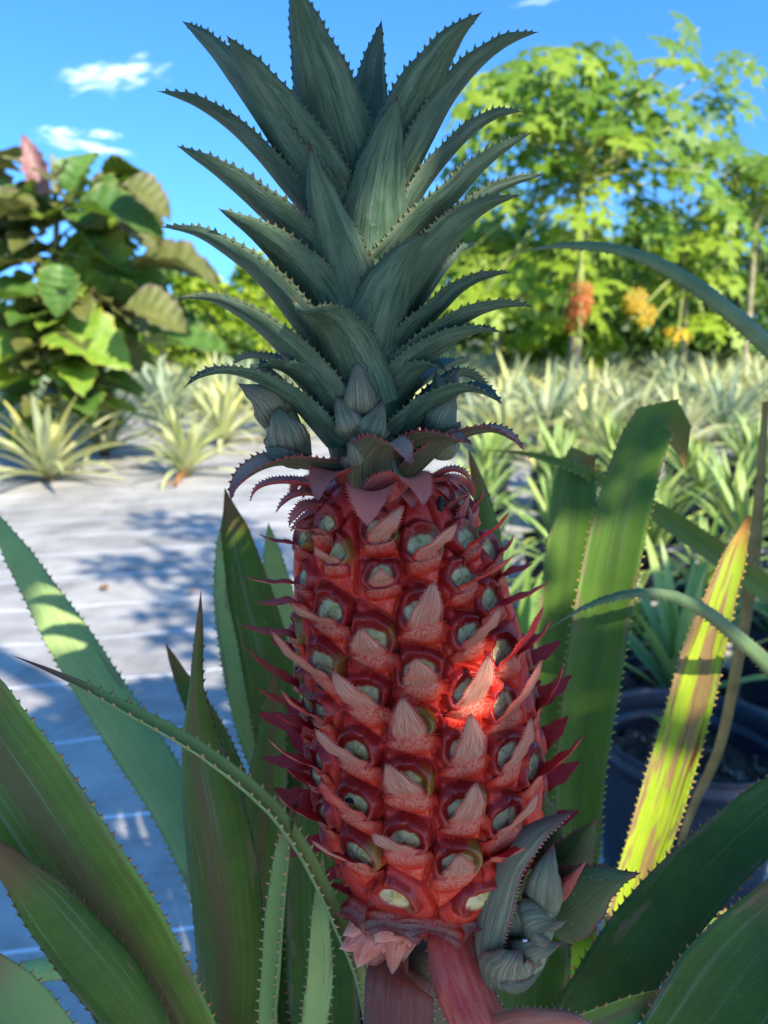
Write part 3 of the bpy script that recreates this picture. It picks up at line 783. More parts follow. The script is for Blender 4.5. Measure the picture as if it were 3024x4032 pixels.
slip([(1430,1850,b), (1430,1720,b), (1420,1600,b), (1410,1480,b)], [55, 70, 50, 12], [
  ([(1420,1660,b-.003),(1418,1590,b-.010),(1412,1500,b-.009),(1402,1398,b-.004)], 190, 2.5, (0,0,1)),
  ([(1425,1560,b-.001),(1440,1500,b-.005),(1432,1420,b-.003)], 90, 2.3, (.3,0,1)),
  ([(1400,1740,b-.004),(1362,1680,b-.011),(1338,1610,b-.008),(1322,1540,b-.003)], 165, 2.1, (-.5,0,.9)),
  ([(1440,1740,b-.005),(1475,1700,b-.012),(1495,1640,b-.009),(1508,1568,b-.003)], 185, 2.2, (.45,0,.9)),
  ([(1440,1880,b-.004),(1425,1800,b-.014),(1402,1750,b-.014),(1388,1705,b-.009)], 210, 2.0, (-.05,0,1)),
  ([(1470,1800,b-.006),(1500,1770,b-.012),(1520,1735,b-.008)], 110, 1.8, (.5,0,1)),
 ], 'middle slip under the crown with a torn papery point')
b = Y0 - .004
slip([(1730,1760,b), (1740,1650,b), (1750,1560,b), (1755,1500,b)], [55, 65, 50, 15], [
  ([(1745,1600,b-.004),(1735,1550,b-.008),(1722,1500,b-.006),(1715,1458,b-.002)], 110, 2.4, (-.1,0,1)),
  ([(1765,1590,b-.003),(1785,1530,b-.006),(1800,1450,b-.002)], 90, 2.3, (.3,0,1)),
  ([(1755,1600,b-.002),(1762,1530,b-.005),(1768,1458,b-.002)], 70, 2.2, (.1,0,1)),
  ([(1725,1730,b-.004),(1740,1660,b-.012),(1768,1600,b-.010),(1796,1550,b-.003)], 190, 2.2, (.15,0,1)),
  ([(1700,1730,b-.002),(1690,1660,b-.004),(1680,1580,b)], 120, 2.0, (-.5,0,1), dict(mat=M_collar)),
  ([(1745,1810,b-.004),(1760,1740,b-.010),(1785,1690,b-.006)], 150, 2.0, (.3,0,1)),
 ], 'right slip under the crown, dark and partly hidden')

M_dark = leaf_mat('slip_leaf', (0.016, 0.036, 0.012), (0.042, 0.072, 0.022), tooth=(0.10, 0.06, 0.04), tip=(0.08, 0.02, 0.025), stripes=30, rough=0.4,
                  edge=(0.10, 0.03, 0.028), bump=0.3, imprint=.2, tipw=.86)
b = Y0 - .035
slip([(2000,3860,b+.004), (2060,3740,b+.004), (2120,3600,b+.006), (2150,3480,b+.010)], [70, 105, 85, 30], [
  ([(2120,3420,b+.030),(2130,3300,b+.026),(2140,3200,b+.024),(2143,3108,b+.022)], 210, 1.2, (0,0,1), dict(mat=M_dark, name='slip_leaf', tooth=(3e-3, 1.6e-3, 1.6e-3))),
  ([(2160,3560,b+.026),(2225,3430,b+.022),(2290,3320,b+.020),(2350,3222,b+.016)], 230, 1.0, (.1,.2,1), dict(mat=M_dark, name='slip_leaf', tooth=(3e-3, 1.6e-3, 1.6e-3))),
  ([(2140,3650,b+.018),(2240,3560,b+.010),(2370,3480,b+.006),(2525,3437,b+.004)], 300, 1.0, (.1,.3,1), dict(mat=M_dark, name='slip_leaf', tooth=(3e-3, 1.6e-3, 1.6e-3))),
  ([(2200,3560,b+.012),(2245,3480,b+.006),(2315,3382,b+.004)], 75, 1.6, (.2,.2,1), dict(mat=M_collar)),
  ([(1905,3870,b+.006),(1890,3700,b-.002),(1935,3500,b-.002),(2020,3340,b-.002),(2140,3245,b+.001),(2262,3193,b+.004)], 225, 1.9, (-.85,.25,.55), dict(prof=[(0,.5),(.25,.95),(.5,1.),(.75,.7),(.9,.35),(1,0)], tooth=(1.7e-3, 1.2e-3, 1.1e-3))),
  ([(2145,3620,b+.006),(2148,3530,b-.004),(2160,3420,b-.003),(2180,3315,b+.004)], 205, 2.2, (.05,0,1), dict(prof=[(0,.85),(.25,1.),(.6,.85),(.8,.5),(.92,.2),(1,0)])),
  ([(2040,3720,b+.004),(2025,3640,b-.004),(2005,3550,b-.003),(1990,3474,b+.002)], 165, 2.0, (-.25,0,1)),
  ([(2055,3680,b-.002),(2085,3640,b-.008),(2130,3625,b-.007),(2188,3632,b-.002)], 215, 1.7, (.15,.1,1), dict(prof=[(0,.7),(.2,1.),(.5,.85),(.75,.45),(.9,.15),(1,0)])),
  ([(2080,3660,b+.004),(2150,3670,b),(2240,3625,b+.002)], 110, 1.4, (.2,-.6,.8)),
  ([(2030,3810,b+.002),(2065,3775,b-.007),(2130,3745,b-.008),(2216,3714,b-.002)], 190, 1.6, (.2,-.2,1), dict(prof=[(0,.7),(.2,1.),(.5,.8),(.75,.42),(.9,.15),(1,0)])),
  ([(1985,3895,b+.001),(2000,3820,b-.012),(2025,3770,b-.014),(2050,3730,b-.010)], 260, 1.8, (-.1,-.1,1), dict(prof=[(0,.75),(.3,1.),(.6,.92),(.85,.5),(1,0)])),
  ([(1960,3790,b+.002),(1985,3890,b-.006),(2060,3900,b-.006),(2170,3760,b+.004)], 150, 2.0, (.1,-.8,.6)),
 ], 'large slip at the foot of the fruit, blue-grey scales and dark green leaves')
M_white = simple_mat('white_speck', (0.5, 0.5, 0.46), (0.6, 0.6, 0.58), 50, 0.6)
V, F = lump(at(2067, 3703, b - .0145), nrm(RT + 0.2 * UP), 20 * MM, 7 * MM)
mesh_obj('white_speck', V, F, M_white, hero, ORG)

M_pink = leaf_mat('red_slip_scale', (0.28, 0.03, 0.03), (0.40, 0.20, 0.15), tooth=(0.35, 0.10, 0.09), tip=(0.42, 0.26, 0.24), stripes=14, rough=0.55,
                  inner=(0.33, 0.03, 0.035), bloom=(0.38, 0.15, 0.12), bump=0.5, tipw=.6, edge=(0.30, 0.07, 0.06))
b = Y0 - .022
slip([(1600,3560,b+.006), (1540,3620,b), (1470,3680,b), (1430,3740,b)], [60, 70, 60, 15], [
  ([(1500,3590,b-.002),(1430,3600,b-.006),(1380,3660,b-.008),(1348,3684,b-.006)], 150, 1.9, (-.6,.3,.7)),
  ([(1480,3640,b-.004),(1420,3690,b-.009),(1370,3725,b-.009),(1333,3737,b-.006)], 120, 1.8, (-.5,0,.9)),
  ([(1580,3600,b-.004),(1530,3650,b-.013),(1490,3690,b-.014),(1476,3712,b-.012)], 190, 1.9, (-.1,.4,1)),
  ([(1520,3640,b-.004),(1460,3700,b-.011),(1425,3760,b-.011),(1405,3813,b-.006)], 170, 1.9, (-.2,-.1,1)),
  ([(1610,3640,b-.002),(1570,3700,b-.010),(1555,3770,b-.010),(1543,3846,b-.006)], 130, 1.9, (.2,0,1)),
  ([(1560,3680,b+.002),(1500,3750,b-.003),(1465,3800,b-.002),(1444,3838,b)], 110, 1.7, (-.1,-.3,1)),
  ([(1640,3600,b+.004),(1640,3680,b),(1610,3740,b+.002),(1585,3790,b+.003)], 150, 1.5, (.5,-.2,.8)),
  ([(1560,3560,b-.002),(1470,3560,b-.006),(1405,3610,b-.004),(1378,3650,b)], 130, 1.7, (-.6,.6,.6)),
 ], 'small red and cream slip at the lower left of the fruit', mat=M_pink)

# ------------------------------------------------------------------ stem and long leaves
M_stem = simple_mat('stem', (0.05, 0.04, 0.022), (0.11, 0.09, 0.04), 60, 0.6)
ROOT = np.array([0.045, Y0 + 0.03, 0.06])
Ps = spline([ROOT - [0, 0, .06], ROOT + [0, .01, .15], at(1750, 4200, Y0 + .008), at(1700, 3780, Y0 + .006), at(1690, 3600, Y0)], 24)
V, F = tube(Ps, np.interp(np.linspace(0, 1, 24), [0, .3, 1], [.026, .016, .012]), 16)
mesh_obj('stem', V, F, M_stem, hero, ORG)

GL = dict(stripes=110, bump=0.28, spec=0.30, lines=.22, wear=.7, gain=(1.40, 1.45, .80))
M_green = leaf_mat('strap_leaf', (0.020, 0.058, 0.007), (0.050, 0.105, 0.014), tooth=(0.30, 0.10, 0.05), tip=(0.12, 0.05, 0.03), rough=0.33, transl=.12, tcol=(.18,.30,.03), **GL)
M_band = leaf_mat('banded_leaf', (0.028, 0.068, 0.007), (0.065, 0.118, 0.016), tooth=(0.34, 0.10, 0.06), tip=(0.12, 0.05, 0.03), rough=0.36,
                  band=(0.085, 0.058, 0.034), bandw=0.10, transl=.12, tcol=(.18,.30,.03), inner=None, **GL)
M_olv = leaf_mat('olive_leaf', (0.048, 0.085, 0.010), (0.100, 0.150, 0.026), tooth=(0.40, 0.10, 0.05), tip=(0.2, 0.1, 0.05), rough=0.32,
                 band=(0.085, 0.062, 0.028), bandw=0.14, edge=(0.20, 0.27, 0.06), transl=.12, tcol=(.25,.33,.05), **GL)
M_pale = leaf_mat('pale_leaf', (0.18, 0.25, 0.13), (0.26, 0.33, 0.18), tooth=(0.22, 0.20, 0.12), tip=(0.16, 0.2, 0.1), rough=0.5, transl=.15, tcol=(.22,.36,.12), **GL)
M_grey = leaf_mat('scurfy_leaf', (0.060, 0.105, 0.045), (0.19, 0.25, 0.14), tooth=(0.36, 0.16, 0.10), tip=(0.16, 0.04, 0.05), rough=0.5, bloom=(.16,.22,.15),
                  inner=(0.13, 0.18, 0.085), **GL)
M_maroon = leaf_mat('stem_bract', (0.20, 0.018, 0.015), (0.30, 0.048, 0.036), tooth=(0.34, 0.12, 0.10), tip=(0.2, 0.14, 0.06), stripes=40, rough=0.5,
                    bloom=(0.28, 0.080, 0.058), bump=.2, wear=.6, gain=(1.9, 1.5, 1.3), edge=(0.26, 0.07, 0.06), basecol=(0.26, 0.012, 0.012))
M_dull = leaf_mat('dull_stem_bract', (0.17, 0.042, 0.030), (0.25, 0.085, 0.055), tooth=(0.34, 0.2, 0.15), tip=(0.2, 0.14, 0.06), stripes=40, rough=0.55,
                  bloom=(0.25, 0.12, 0.080), bump=.2, wear=.6, gain=(1.8, 1.5, 1.3), edge=(0.20, 0.09, 0.075))
M_mott = leaf_mat('mottled_leaf', (0.20, 0.30, 0.015), (0.36, 0.40, 0.03), tooth=(0.42, 0.26, 0.08), tip=(0.3, 0.12, 0.03), rough=0.45,
                  patch=((0.34, 0.20, 0.07), (0.20, 0.045, 0.012)), transl=.12, tcol=(.5,.5,.05), **GL)
M_mid = leaf_mat('tall_leaf', (0.050, 0.105, 0.014), (0.085, 0.150, 0.026), tooth=(0.40, 0.30, 0.14), tip=(0.2, 0.12, 0.05), rough=0.36,
                 band=(0.048, 0.085, 0.018), bandw=0.12, edge=(0.12, 0.19, 0.05), transl=.26, tcol=(.25,.38,.04), **GL)
M_drystalk = leaf_mat('dry_leaf', (0.12, 0.075, 0.040), (0.30, 0.20, 0.12), tooth=(0.2, 0.1, 0.05), tip=(0.2, 0.12, 0.05), rough=0.7, **GL)

def strap(par, org, name, pts, wpx, mat, arc=0.9, roll=0.0, root=None, prof=None, tooth=(5.2e-3, 2.4e-3, 2.8e-3), cup=1, label=None, nt=70, wave=0.004, rollt=None, rootw=.8, nu=15, th=0.0013):
    """pts: (x, y, distance) along the leaf from its lowest visible point to its tip; roll turns the blade about its length (degrees);
    cup=+1: the gutter opens towards the viewer, -1: the back of the leaf does"""
    W = [at(x, y, Y) for x, y, Y in pts]
    if root is not None:
        r = np.asarray(root, float); q = W[0]
        W = [r, r * .55 + q * .45 + np.array([0, 0, -.02])] + W
    P = spline(W, nt)
    dp = np.array([max(depth(p), .12) for p in P])
    pr = prof or [(0, rootw), (.35, 1.0), (.62, .90), (.82, .58), (.94, .22), (1, 0)]
    tv = 0.0
    if root is not None:
        tv = float(np.argmin(np.linalg.norm(P - W[2], axis=1))) / (nt - 1)
    wv_ = wprof(200, pr); tg_ = np.linspace(0, 1, nt)
    w = np.interp(np.clip((tg_ - tv) / (1 - tv), 0, 1), np.linspace(0, 1, 200), wv_) * np.interp(tg_, [0, tv + 1e-4], [.75, 1.0]) * wpx * dp / FPX
    view = nrm(CAM - P)
    T = nrm(np.gradient(P, axis=0))
    lat = nrm(np.cross(T, view))
    tw = R(roll) if rollt is None else R(1) * np.interp(np.linspace(0, 1, nt), np.linspace(0, 1, len(rollt)), rollt)
    ar = arc if np.isscalar(arc) else np.interp(np.linspace(0, 1, nt), np.linspace(0, 1, len(arc)), arc)
    k = max(1, nt // 5)
    V, F, A, Ly = blade(P, w, lat, view[k] * cup, ar, nu=nu, th=th, tooth=tooth, twist=tw, wave=wave)
    return mesh_obj(name, V, F, mat, par, org, A, Ly, label=label)
TAIL = lambda *p: [(0, p[0]), (.3, p[1]), (.5, p[2]), (.7, p[3]), (.88, p[4]), (1, 0)]
hl = lambda *a, **k: strap(hero, ORG, 'leaf', *a, **k)
Z = Y0
# left side
hl([(900,3700,.36),(690,3180,.40),(450,2800,.43),(225,2440,.45),(60,2170,.46),(-90,1930,.47)], 190, M_pale, arc=.5, root=ROOT, cup=-1, label='pale green leaf rising to the left edge')
hl([(720,4080,.26),(545,3800,.26),(330,3480,.26),(120,3160,.265),(-80,2860,.27),(-230,2600,.28)], 400, M_olv, arc=1.25, root=ROOT, cup=1, roll=10, prof=[(0,.7),(.35,1.),(.7,1.),(.9,.85),(1,.5)], label='broad olive leaf with brown band crossing the lower left')
hl([(900,4150,.29),(885,3800,.29),(852,3500,.292),(806,3200,.295),(770,2960,.30),(764,2700,.302),(776,2500,.304),(791,2322,.305)], 385, M_band, arc=[.8,.8,.9,1.6,2.4,2.6], root=ROOT, cup=-1,
   prof=[(0,.8),(.42,1.0),(.55,.92),(.66,.66),(.75,.38),(.82,.19),(.92,.14),(1,0)], rollt=[0,0,0,0,-20,-35], label='upright dark leaf with brown band and thin folded tip')
hl([(1420,3900,.262),(1330,3660,.25),(1250,3480,.245),(1160,3320,.242),(1060,3190,.24),(930,3075,.238),(760,2950,.236),(530,2820,.234),(290,2690,.233),(42,2578,.232)], 105, M_grey, arc=2.2, root=ROOT, cup=1, roll=-55,
   prof=[(0,.9),(.3,.95),(.5,1.),(.75,.9),(.9,.5),(1,0)], label='narrow folded leaf crossing in front with its purple tip at the far left')
hl([(1020,4050,.34),(1012,3650,.35),(1035,3250,.355),(1070,2900,.36),(1078,2640,.362)], 190, M_band, arc=1.1, root=ROOT, cup=-1, prof=TAIL(.8,1,1,.85,.5))
hl([(1190,3300,.42),(1105,2850,.42),(1050,2560,.42),(990,2330,.42),(935,2110,.42),(884,1918,.42)], 235, M_green, arc=1.9, root=ROOT, cup=1, roll=10, prof=TAIL(.8,1,1,.9,.6), label='deep green folded leaf left of the fruit')
hl([(1120,3200,.44),(1010,2850,.44),(950,2580,.44),(905,2300,.44),(886,1990,.44)], 165, M_pale, arc=.5, root=ROOT, cup=1, prof=TAIL(.8,1,1,.9,.55))
hl([(1190,2900,.50),(1125,2480,.50),(1082,2250,.50),(1056,2055,.50)], 140, M_pale, arc=.5, root=ROOT, prof=TAIL(.8,1,1,.85,.5))
hl([(1080,4100,.252),(1090,3800,.25),(1115,3500,.247),(1150,3250,.245),(1193,3114,.243)], 135, M_grey, arc=2.6, root=ROOT, cup=1, roll=50, prof=[(0,.9),(.5,1.),(.75,.85),(.9,.45),(1,0)], label='short narrow leaf folded like a gutter')
hl([(1240,4100,.27),(1260,3850,.265),(1262,3600,.262),(1270,3350,.265)], 110, M_pale, arc=.8, root=ROOT, prof=TAIL(.9,1,.9,.7,.4))
hl([(640,4180,.245),(440,3900,.24),(290,3715,.238),(150,3540,.236),(20,3390,.235),(-60,3310,.235)], 265, M_green, arc=1.5, root=ROOT, cup=-1, roll=-14, prof=[(0,.7),(.4,1.),(.7,.85),(.88,.5),(1,.2)], label='glossy dark green leaf at the bottom left')
hl([(260,4150,.22),(90,3960,.22),(-40,3850,.22),(-200,3700,.22)], 200, M_grey, arc=.9, root=ROOT, cup=1, prof=[(0,.8),(.5,1.),(1,.6)])
hl([(560,3740,.43),(330,3790,.45),(130,3825,.46),(-60,3855,.47)], 105, M_pale, arc=1.8, root=ROOT, cup=-1, prof=[(0,.8),(.5,1.),(1,.8)], label='pale leaf lying almost level at the lower left')
hl([(1000,3300,.40),(880,2990,.40),(800,2820,.40),(715,2670,.40),(650,2528,.40)], 120, M_green, arc=1.0, root=ROOT, cup=1, prof=TAIL(.9,1,1,.8,.4))
hl([(560,4150,.40),(420,4000,.42),(330,3900,.43)], 100, M_green, arc=.6, root=ROOT)
# behind the fruit
for x0, x1, y1, Y, w in [(1290,1240,3000,.37,300),(1400,1330,2700,.40,280),(1180,1150,3350,.39,250),(1560,1500,3300,.38,260),(1720,1700,3350,.39,300),(2080,2130,3150,.37,300),(1950,1960,2650,.43,240)]:
    hl([(x0,4100,Y-.02),((x0*2+x1)/3,3800,Y-.01),((x0+x1)/2,3500,Y),(x1,y1,Y+.01)], w, M_green, arc=1.0, root=ROOT, cup=1, prof=TAIL(.9,1,1,.9,.6))
hl([(1900,2900,.40),(1925,2400,.40),(1922,2150,.40),(1888,1940,.40),(1842,1762,.40)], 130, M_green, arc=1.4, root=ROOT, cup=-1, roll=-15, prof=TAIL(.9,1,1,.85,.5), label='dark leaf tip rising right of the collar')
hl([(1640,3950,.31),(1640,3800,.312),(1620,3700,.315),(1600,3640,.318)], 150, M_olv, arc=.7, prof=TAIL(.9,1,.95,.8,.5))
# the red leaves of the fruit's stalk
strap(hero, ORG, 'stem_bract', [(1762,3590,Z-.006),(1768,3680,Z-.020),(1790,3800,Z-.028),(1835,3920,Z-.034),(1890,4040,Z-.040),(1960,4200,Z-.044)], 232, M_maroon, arc=1.0, cup=-1, tooth=(3.2e-3,1.3e-3,1.5e-3),
      prof=[(0,.72),(.25,.82),(.5,.98),(.75,1.),(1,.9)], label='crimson strap hanging from the foot of the fruit')
strap(hero, ORG, 'stem_bract', [(1640,3720,Z+.008),(1610,3815,Z-.004),(1590,3835,Z-.022),(1575,3880,Z-.034),(1570,3990,Z-.044),(1560,4200,Z-.060)], 285, M_dull, arc=.9, cup=-1, tooth=(2.6e-3,1.1e-3,1.3e-3),
      prof=[(0,.6),(.3,.9),(.5,1.),(1,1.)], label='dull maroon strap bent over towards the viewer')
strap(hero, ORG, 'stem_bract', [(1740,3900,Z+.006),(1770,3990,Z+.002),(1790,4150,Z)], 150, M_dull, arc=.8, cup=-1, prof=[(0,.5),(.5,1.),(1,1.)])
strap(hero, ORG, 'stem_bract', [(1850,4150,Z-.02),(2000,4050,Z-.045),(2160,4020,Z-.055),(2290,4030,Z-.060),(2380,4090,Z-.060)], 130, M_dull, arc=1.6, cup=-1, roll=30, tooth=(2.6e-3,1.1e-3,1.3e-3))
# right side
hl([(2270,3350,.42),(2285,3050,.43),(2330,2700,.44),(2385,2350,.45),(2450,2030,.46),(2530,1760,.47),(2585,1650,.475),(2640,1640,.48),(2672,1720,.478),(2700,1850,.476)], 225, M_mid, arc=.8, root=ROOT, cup=1,
   prof=[(0,.8),(.4,1.),(.6,.98),(.8,.85),(.9,.6),(1,0)], roll=6, label='tall upright leaf on the right with its tip bent over')
hl([(2140,3100,.50),(2180,2700,.51),(2225,2350,.52),(2255,2050,.53),(2272,1835,.54),(2300,1800,.55),(2330,1880,.55)], 200, M_mid, arc=1.0, root=ROOT, cup=1, prof=[(0,.8),(.5,1.),(.8,.9),(.93,.6),(1,0)])
hl([(2380,3950,.44),(2450,3640,.45),(2570,3270,.46),(2690,2870,.47),(2790,2500,.48),(2880,2230,.49),(2950,2030,.50)], 172, M_mott, arc=.8, root=ROOT, cup=1, prof=[(0,.7),(.45,1.),(.7,.95),(.9,.55),(1,.1)], label='yellowing mottled leaf with brown streaks')
hl([(2200,4220,.29),(2395,3900,.29),(2600,3630,.292),(2800,3410,.294),(3060,3180,.296),(3300,2990,.30)], 290, M_green, arc=.9, root=ROOT, cup=1, roll=12, prof=[(0,.8),(.4,1.),(.8,.8),(1,.5)], label='broad green leaf reaching the right edge')
hl([(2580,4300,.25),(2790,4020,.25),(2990,3760,.252),(3240,3500,.255)], 420, M_green, arc=1.0, root=ROOT, cup=1, prof=[(0,.7),(.5,1.),(1,.7)], label='dark leaf filling the bottom right corner')
hl([(2520,3860,.37),(2640,3760,.37),(2760,3680,.372),(2930,3620,.375),(3080,3600,.38)], 110, M_olv, arc=.8, root=ROOT, cup=1)
hl([(2080,4130,.26),(2300,4045,.26),(2450,3985,.262),(2600,3925,.265),(2720,3868,.268)], 120, M_olv, arc=1.2, root=ROOT, cup=1, roll=-25)
hl([(2150,4150,.36),(2190,3850,.37),(2220,3600,.375),(2230,3380,.38)], 300, M_green, arc=.9, root=ROOT, cup=1, prof=TAIL(.9,1,1,.9,.6))
hl([(2300,4100,.40),(2380,3900,.42),(2400,3750,.43)], 130, M_pale, arc=.8, root=ROOT, cup=1)

# ------------------------------------------------------------------ the neighbour on the right, rooted outside the picture
NORG = np.array([0.62, 0.62, 0.0])
nb = thing('pineapple_plant', NORG, 'spiny plant at the right edge, its long grey-green leaves arching over the pots', 'pineapple plant')
NR = NORG + np.array([0, 0, .10])
nl = lambda *a, **k: strap(nb, NORG, 'leaf', *a, **k)
M_arch = leaf_mat('arching_leaf', (0.040, 0.070, 0.040), (0.10, 0.145, 0.095), tooth=(0.14, 0.12, 0.08), tip=(0.12, 0.12, 0.08), rough=0.45, inner=(.07,.11,.06), **GL)
ed = [(0,.9),(.35,1.),(.6,.85),(.85,.5),(1,0)]
nl([(3300,1700,.60),(3060,1385,.56),(2880,1222,.54),(2720,1103,.53),(2560,1015,.525),(2380,968,.52),(2180,966,.52),(2020,1000,.52)], 95, M_arch, arc=1.6, root=NR, cup=-1, prof=ed, roll=35, label='long leaf arching high above the others')
nl([(3300,3000,.50),(3060,2650,.46),(2900,2500,.44),(2780,2405,.43),(2640,2340,.42),(2480,2335,.41),(2300,2390,.40),(2140,2490,.39)], 75, M_arch, arc=1.6, root=NR, cup=-1, prof=ed, roll=20, label='thin leaf curving in behind the fruit')
nl([(3300,2480,.58),(3060,2345,.56),(2900,2232,.55),(2740,2118,.545),(2560,2000,.54),(2400,1912,.535),(2250,1835,.53),(2080,1788,.53),(1890,1770,.53)], 105, M_mid, arc=1.2, root=NR, cup=1, prof=[(0,.8),(.3,1.),(.55,.85),(.7,.5),(.85,.3),(1,0)], label='long thin leaf reaching in to the collar')
nl([(2640,3470,.60),(2720,3200,.60),(2830,2950,.60),(2905,2600,.60),(2955,2300,.605),(2990,1950,.61),(3015,1580,.62)], 52, M_drystalk, arc=1.4, tooth=None, cup=1, prof=[(0,.4),(.3,.8),(.7,1.),(1,.5)], label='dry brown leaf standing nearly upright')
# ================================================================== setting
def ground_mat():
    n = NT('bare_soil')
    ob = n.coord('Object')
    col = n.mix(n.step(n.noise(ob, 1.5, 5.0), 0.35, 0.65), (0.10, 0.10, 0.05), (0.16, 0.17, 0.07))
    return n.bsdf(col, 0.9, n.bump(n.noise(ob, 20.0, 4.0), 0.4, 0.03))
def mat_mat():
    n = NT('woven_weed_mat')
    ob = n.coord('Object')
    sx = n.new('ShaderNodeSeparateXYZ'); n.put(sx.inputs[0], ob)
    a = R(12.5)
    v = n.math('ADD', n.math('MULTIPLY', sx.outputs[1], math.cos(a)), n.math('MULTIPLY', sx.outputs[0], -math.sin(a)))
    v = n.math('ADD', v, n.math('MULTIPLY_ADD', n.noise(ob, 1.3, 2.0), 0.03, 0.0))
    fr = n.math('ABSOLUTE', n.math('SUBTRACT', n.math('FRACT', n.math('DIVIDE', v, 0.305)), 0.5))
    line = n.step(fr, 0.006, 0.018, 1.0, 0.0)
    wv = n.new('ShaderNodeTexWave', wave_type='BANDS', bands_direction='X'); n.put(wv.inputs[0], ob); wv.inputs['Scale'].default_value = 160
    wv2 = n.new('ShaderNodeTexWave', wave_type='BANDS', bands_direction='Y'); n.put(wv2.inputs[0], ob); wv2.inputs['Scale'].default_value = 120
    weave = n.math('MULTIPLY', wv.outputs[1], wv2.outputs[1])
    dust = n.step(n.noise(ob, 2.6, 6.0, 0.7), 0.35, 0.70)
    st = n.step(n.noise(n.xyz(n.math('MULTIPLY', sx.outputs[0], 1.2), n.math('MULTIPLY', sx.outputs[1], 9.0), 0.0), 1.0, 4.0, 0.7), 0.4, 0.66)
    spk = n.math('MAXIMUM', n.step(n.noise(ob, 34.0, 4.0, 0.7), 0.62, 0.70), n.math('MULTIPLY', n.step(n.noise(ob, 5.5, 6.0, 0.75), 0.56, 0.68), 0.7))
    col = n.mix(dust, (0.24, 0.225, 0.205), (0.45, 0.425, 0.38))
    col = n.mix(n.math('MULTIPLY', st, 0.5), col, (0.44, 0.42, 0.385))
    col = n.mix(n.math('MULTIPLY', spk, 0.5), col, (0.06, 0.05, 0.04))
    col = n.mix(n.math('MULTIPLY', line, 0.9), col, (0.80, 0.80, 0.82))
    h = n.math('ADD', n.math('MULTIPLY', n.noise(ob, 6.0, 4.0), 3.0), n.math('MULTIPLY', weave, 0.05))
    return n.bsdf(col, 0.55, n.bump(h, 0.30, 0.012), 0.4)
def sheet(name, x0, x1, y0, y1, z, m, n=2, amp=0.0):
    xs = np.linspace(x0, x1, n); ys = np.linspace(y0, y1, n)
    X, Y = np.meshgrid(xs, ys, indexing='ij')
    Zz = z + amp * (np.sin(X * 3.1 + Y * 1.7) * np.sin(Y * 4.3 - X) + 0.6 * np.sin(X * 9 + 2 * Y) * np.sin(Y * 7.7) + .35 * np.sin(X * 21 + 7 * np.sin(Y * 2.3)) * np.sin(Y * 17 + X * 3)) if amp else np.full_like(X, z)
    V = np.stack([X, Y, Zz], -1).reshape(-1, 3)
    i = np.arange(n * n).reshape(n, n)
    F = np.stack([i[:-1, :-1], i[1:, :-1], i[1:, 1:], i[:-1, 1:]], -1).reshape(-1, 4)
    return struct(mesh_obj(name, V, F, m))
sheet('ground', -300, 300, -60, 540, -0.03, ground_mat())
sheet('weed_mat_ground', -9, 13, -4, 18, 0.0, mat_mat(), 420, 0.007)

# ------------------------------------------------------------------ simple leaf geometry used in the background
def mini_leaf(L, w, e0, bend, az, ns=9, vee=0.35, tw=0.0):
    """one arching strap leaf from the origin, as vertices and faces"""
    s = np.linspace(0, 1, ns)
    el = e0 - bend * s ** 1.4
    ds = L / (ns - 1)
    x = np.concatenate([[0], np.cumsum(np.cos(el[:-1]) * ds)]); z = np.concatenate([[0], np.cumsum(np.sin(el[:-1]) * ds)])
    wd = w * 0.5 * np.interp(s, [0, .2, .55, .85, 1], [.85, 1, .85, .42, .02])
    c, sn = math.cos(az), math.sin(az)
    nx_ = -np.sin(el); nz_ = np.cos(el)
    V = []
    for k in range(ns):
        for u in (-1, 0, 1):
            lift = vee * wd[k] if u else 0.0
            px = x[k] + nx_[k] * lift; pz = z[k] + nz_[k] * lift; py = u * wd[k]
            V.append((c * px - sn * py, sn * px + c * py, pz))
    F = []
    for k in range(ns - 1):
        for j in (0, 1):
            F.append([k * 3 + j, k * 3 + j + 1, (k + 1) * 3 + j + 1, (k + 1) * 3 + j])
    A = np.zeros((ns * 3, 4)); A[:, 0] = np.repeat(s, 3); A[:, 1] = np.tile([0, .5, 1], ns); A[:, 3] = random.random()
    return np.array(V), F, A
def rosette(n, L, w, up=(20, 80), bend=(0.3, 1.4), r0=0.02):
    out = []
    for k in range(n):
        f = k / (n - 1)                                  # 0 = outermost
        az = k * 2.39996 + random.uniform(-.25, .25)
        e = R(up[0] + (up[1] - up[0]) * f ** 0.8 + random.uniform(-8, 8))
        b = bend[1] + (bend[0] - bend[1]) * f + random.uniform(-.2, .2)
        l = L * random.uniform(.75, 1.05) * (0.72 + 0.5 * math.sin(PI * min(1, f + .25)) * .55)
        V, F, A = mini_leaf(l, w * random.uniform(.8, 1.1), e, b, az)
        V = V + np.array([math.cos(az) * r0, math.sin(az) * r0, 0.03 + 0.05 * f])
        out.append((V, F, A))
    return out
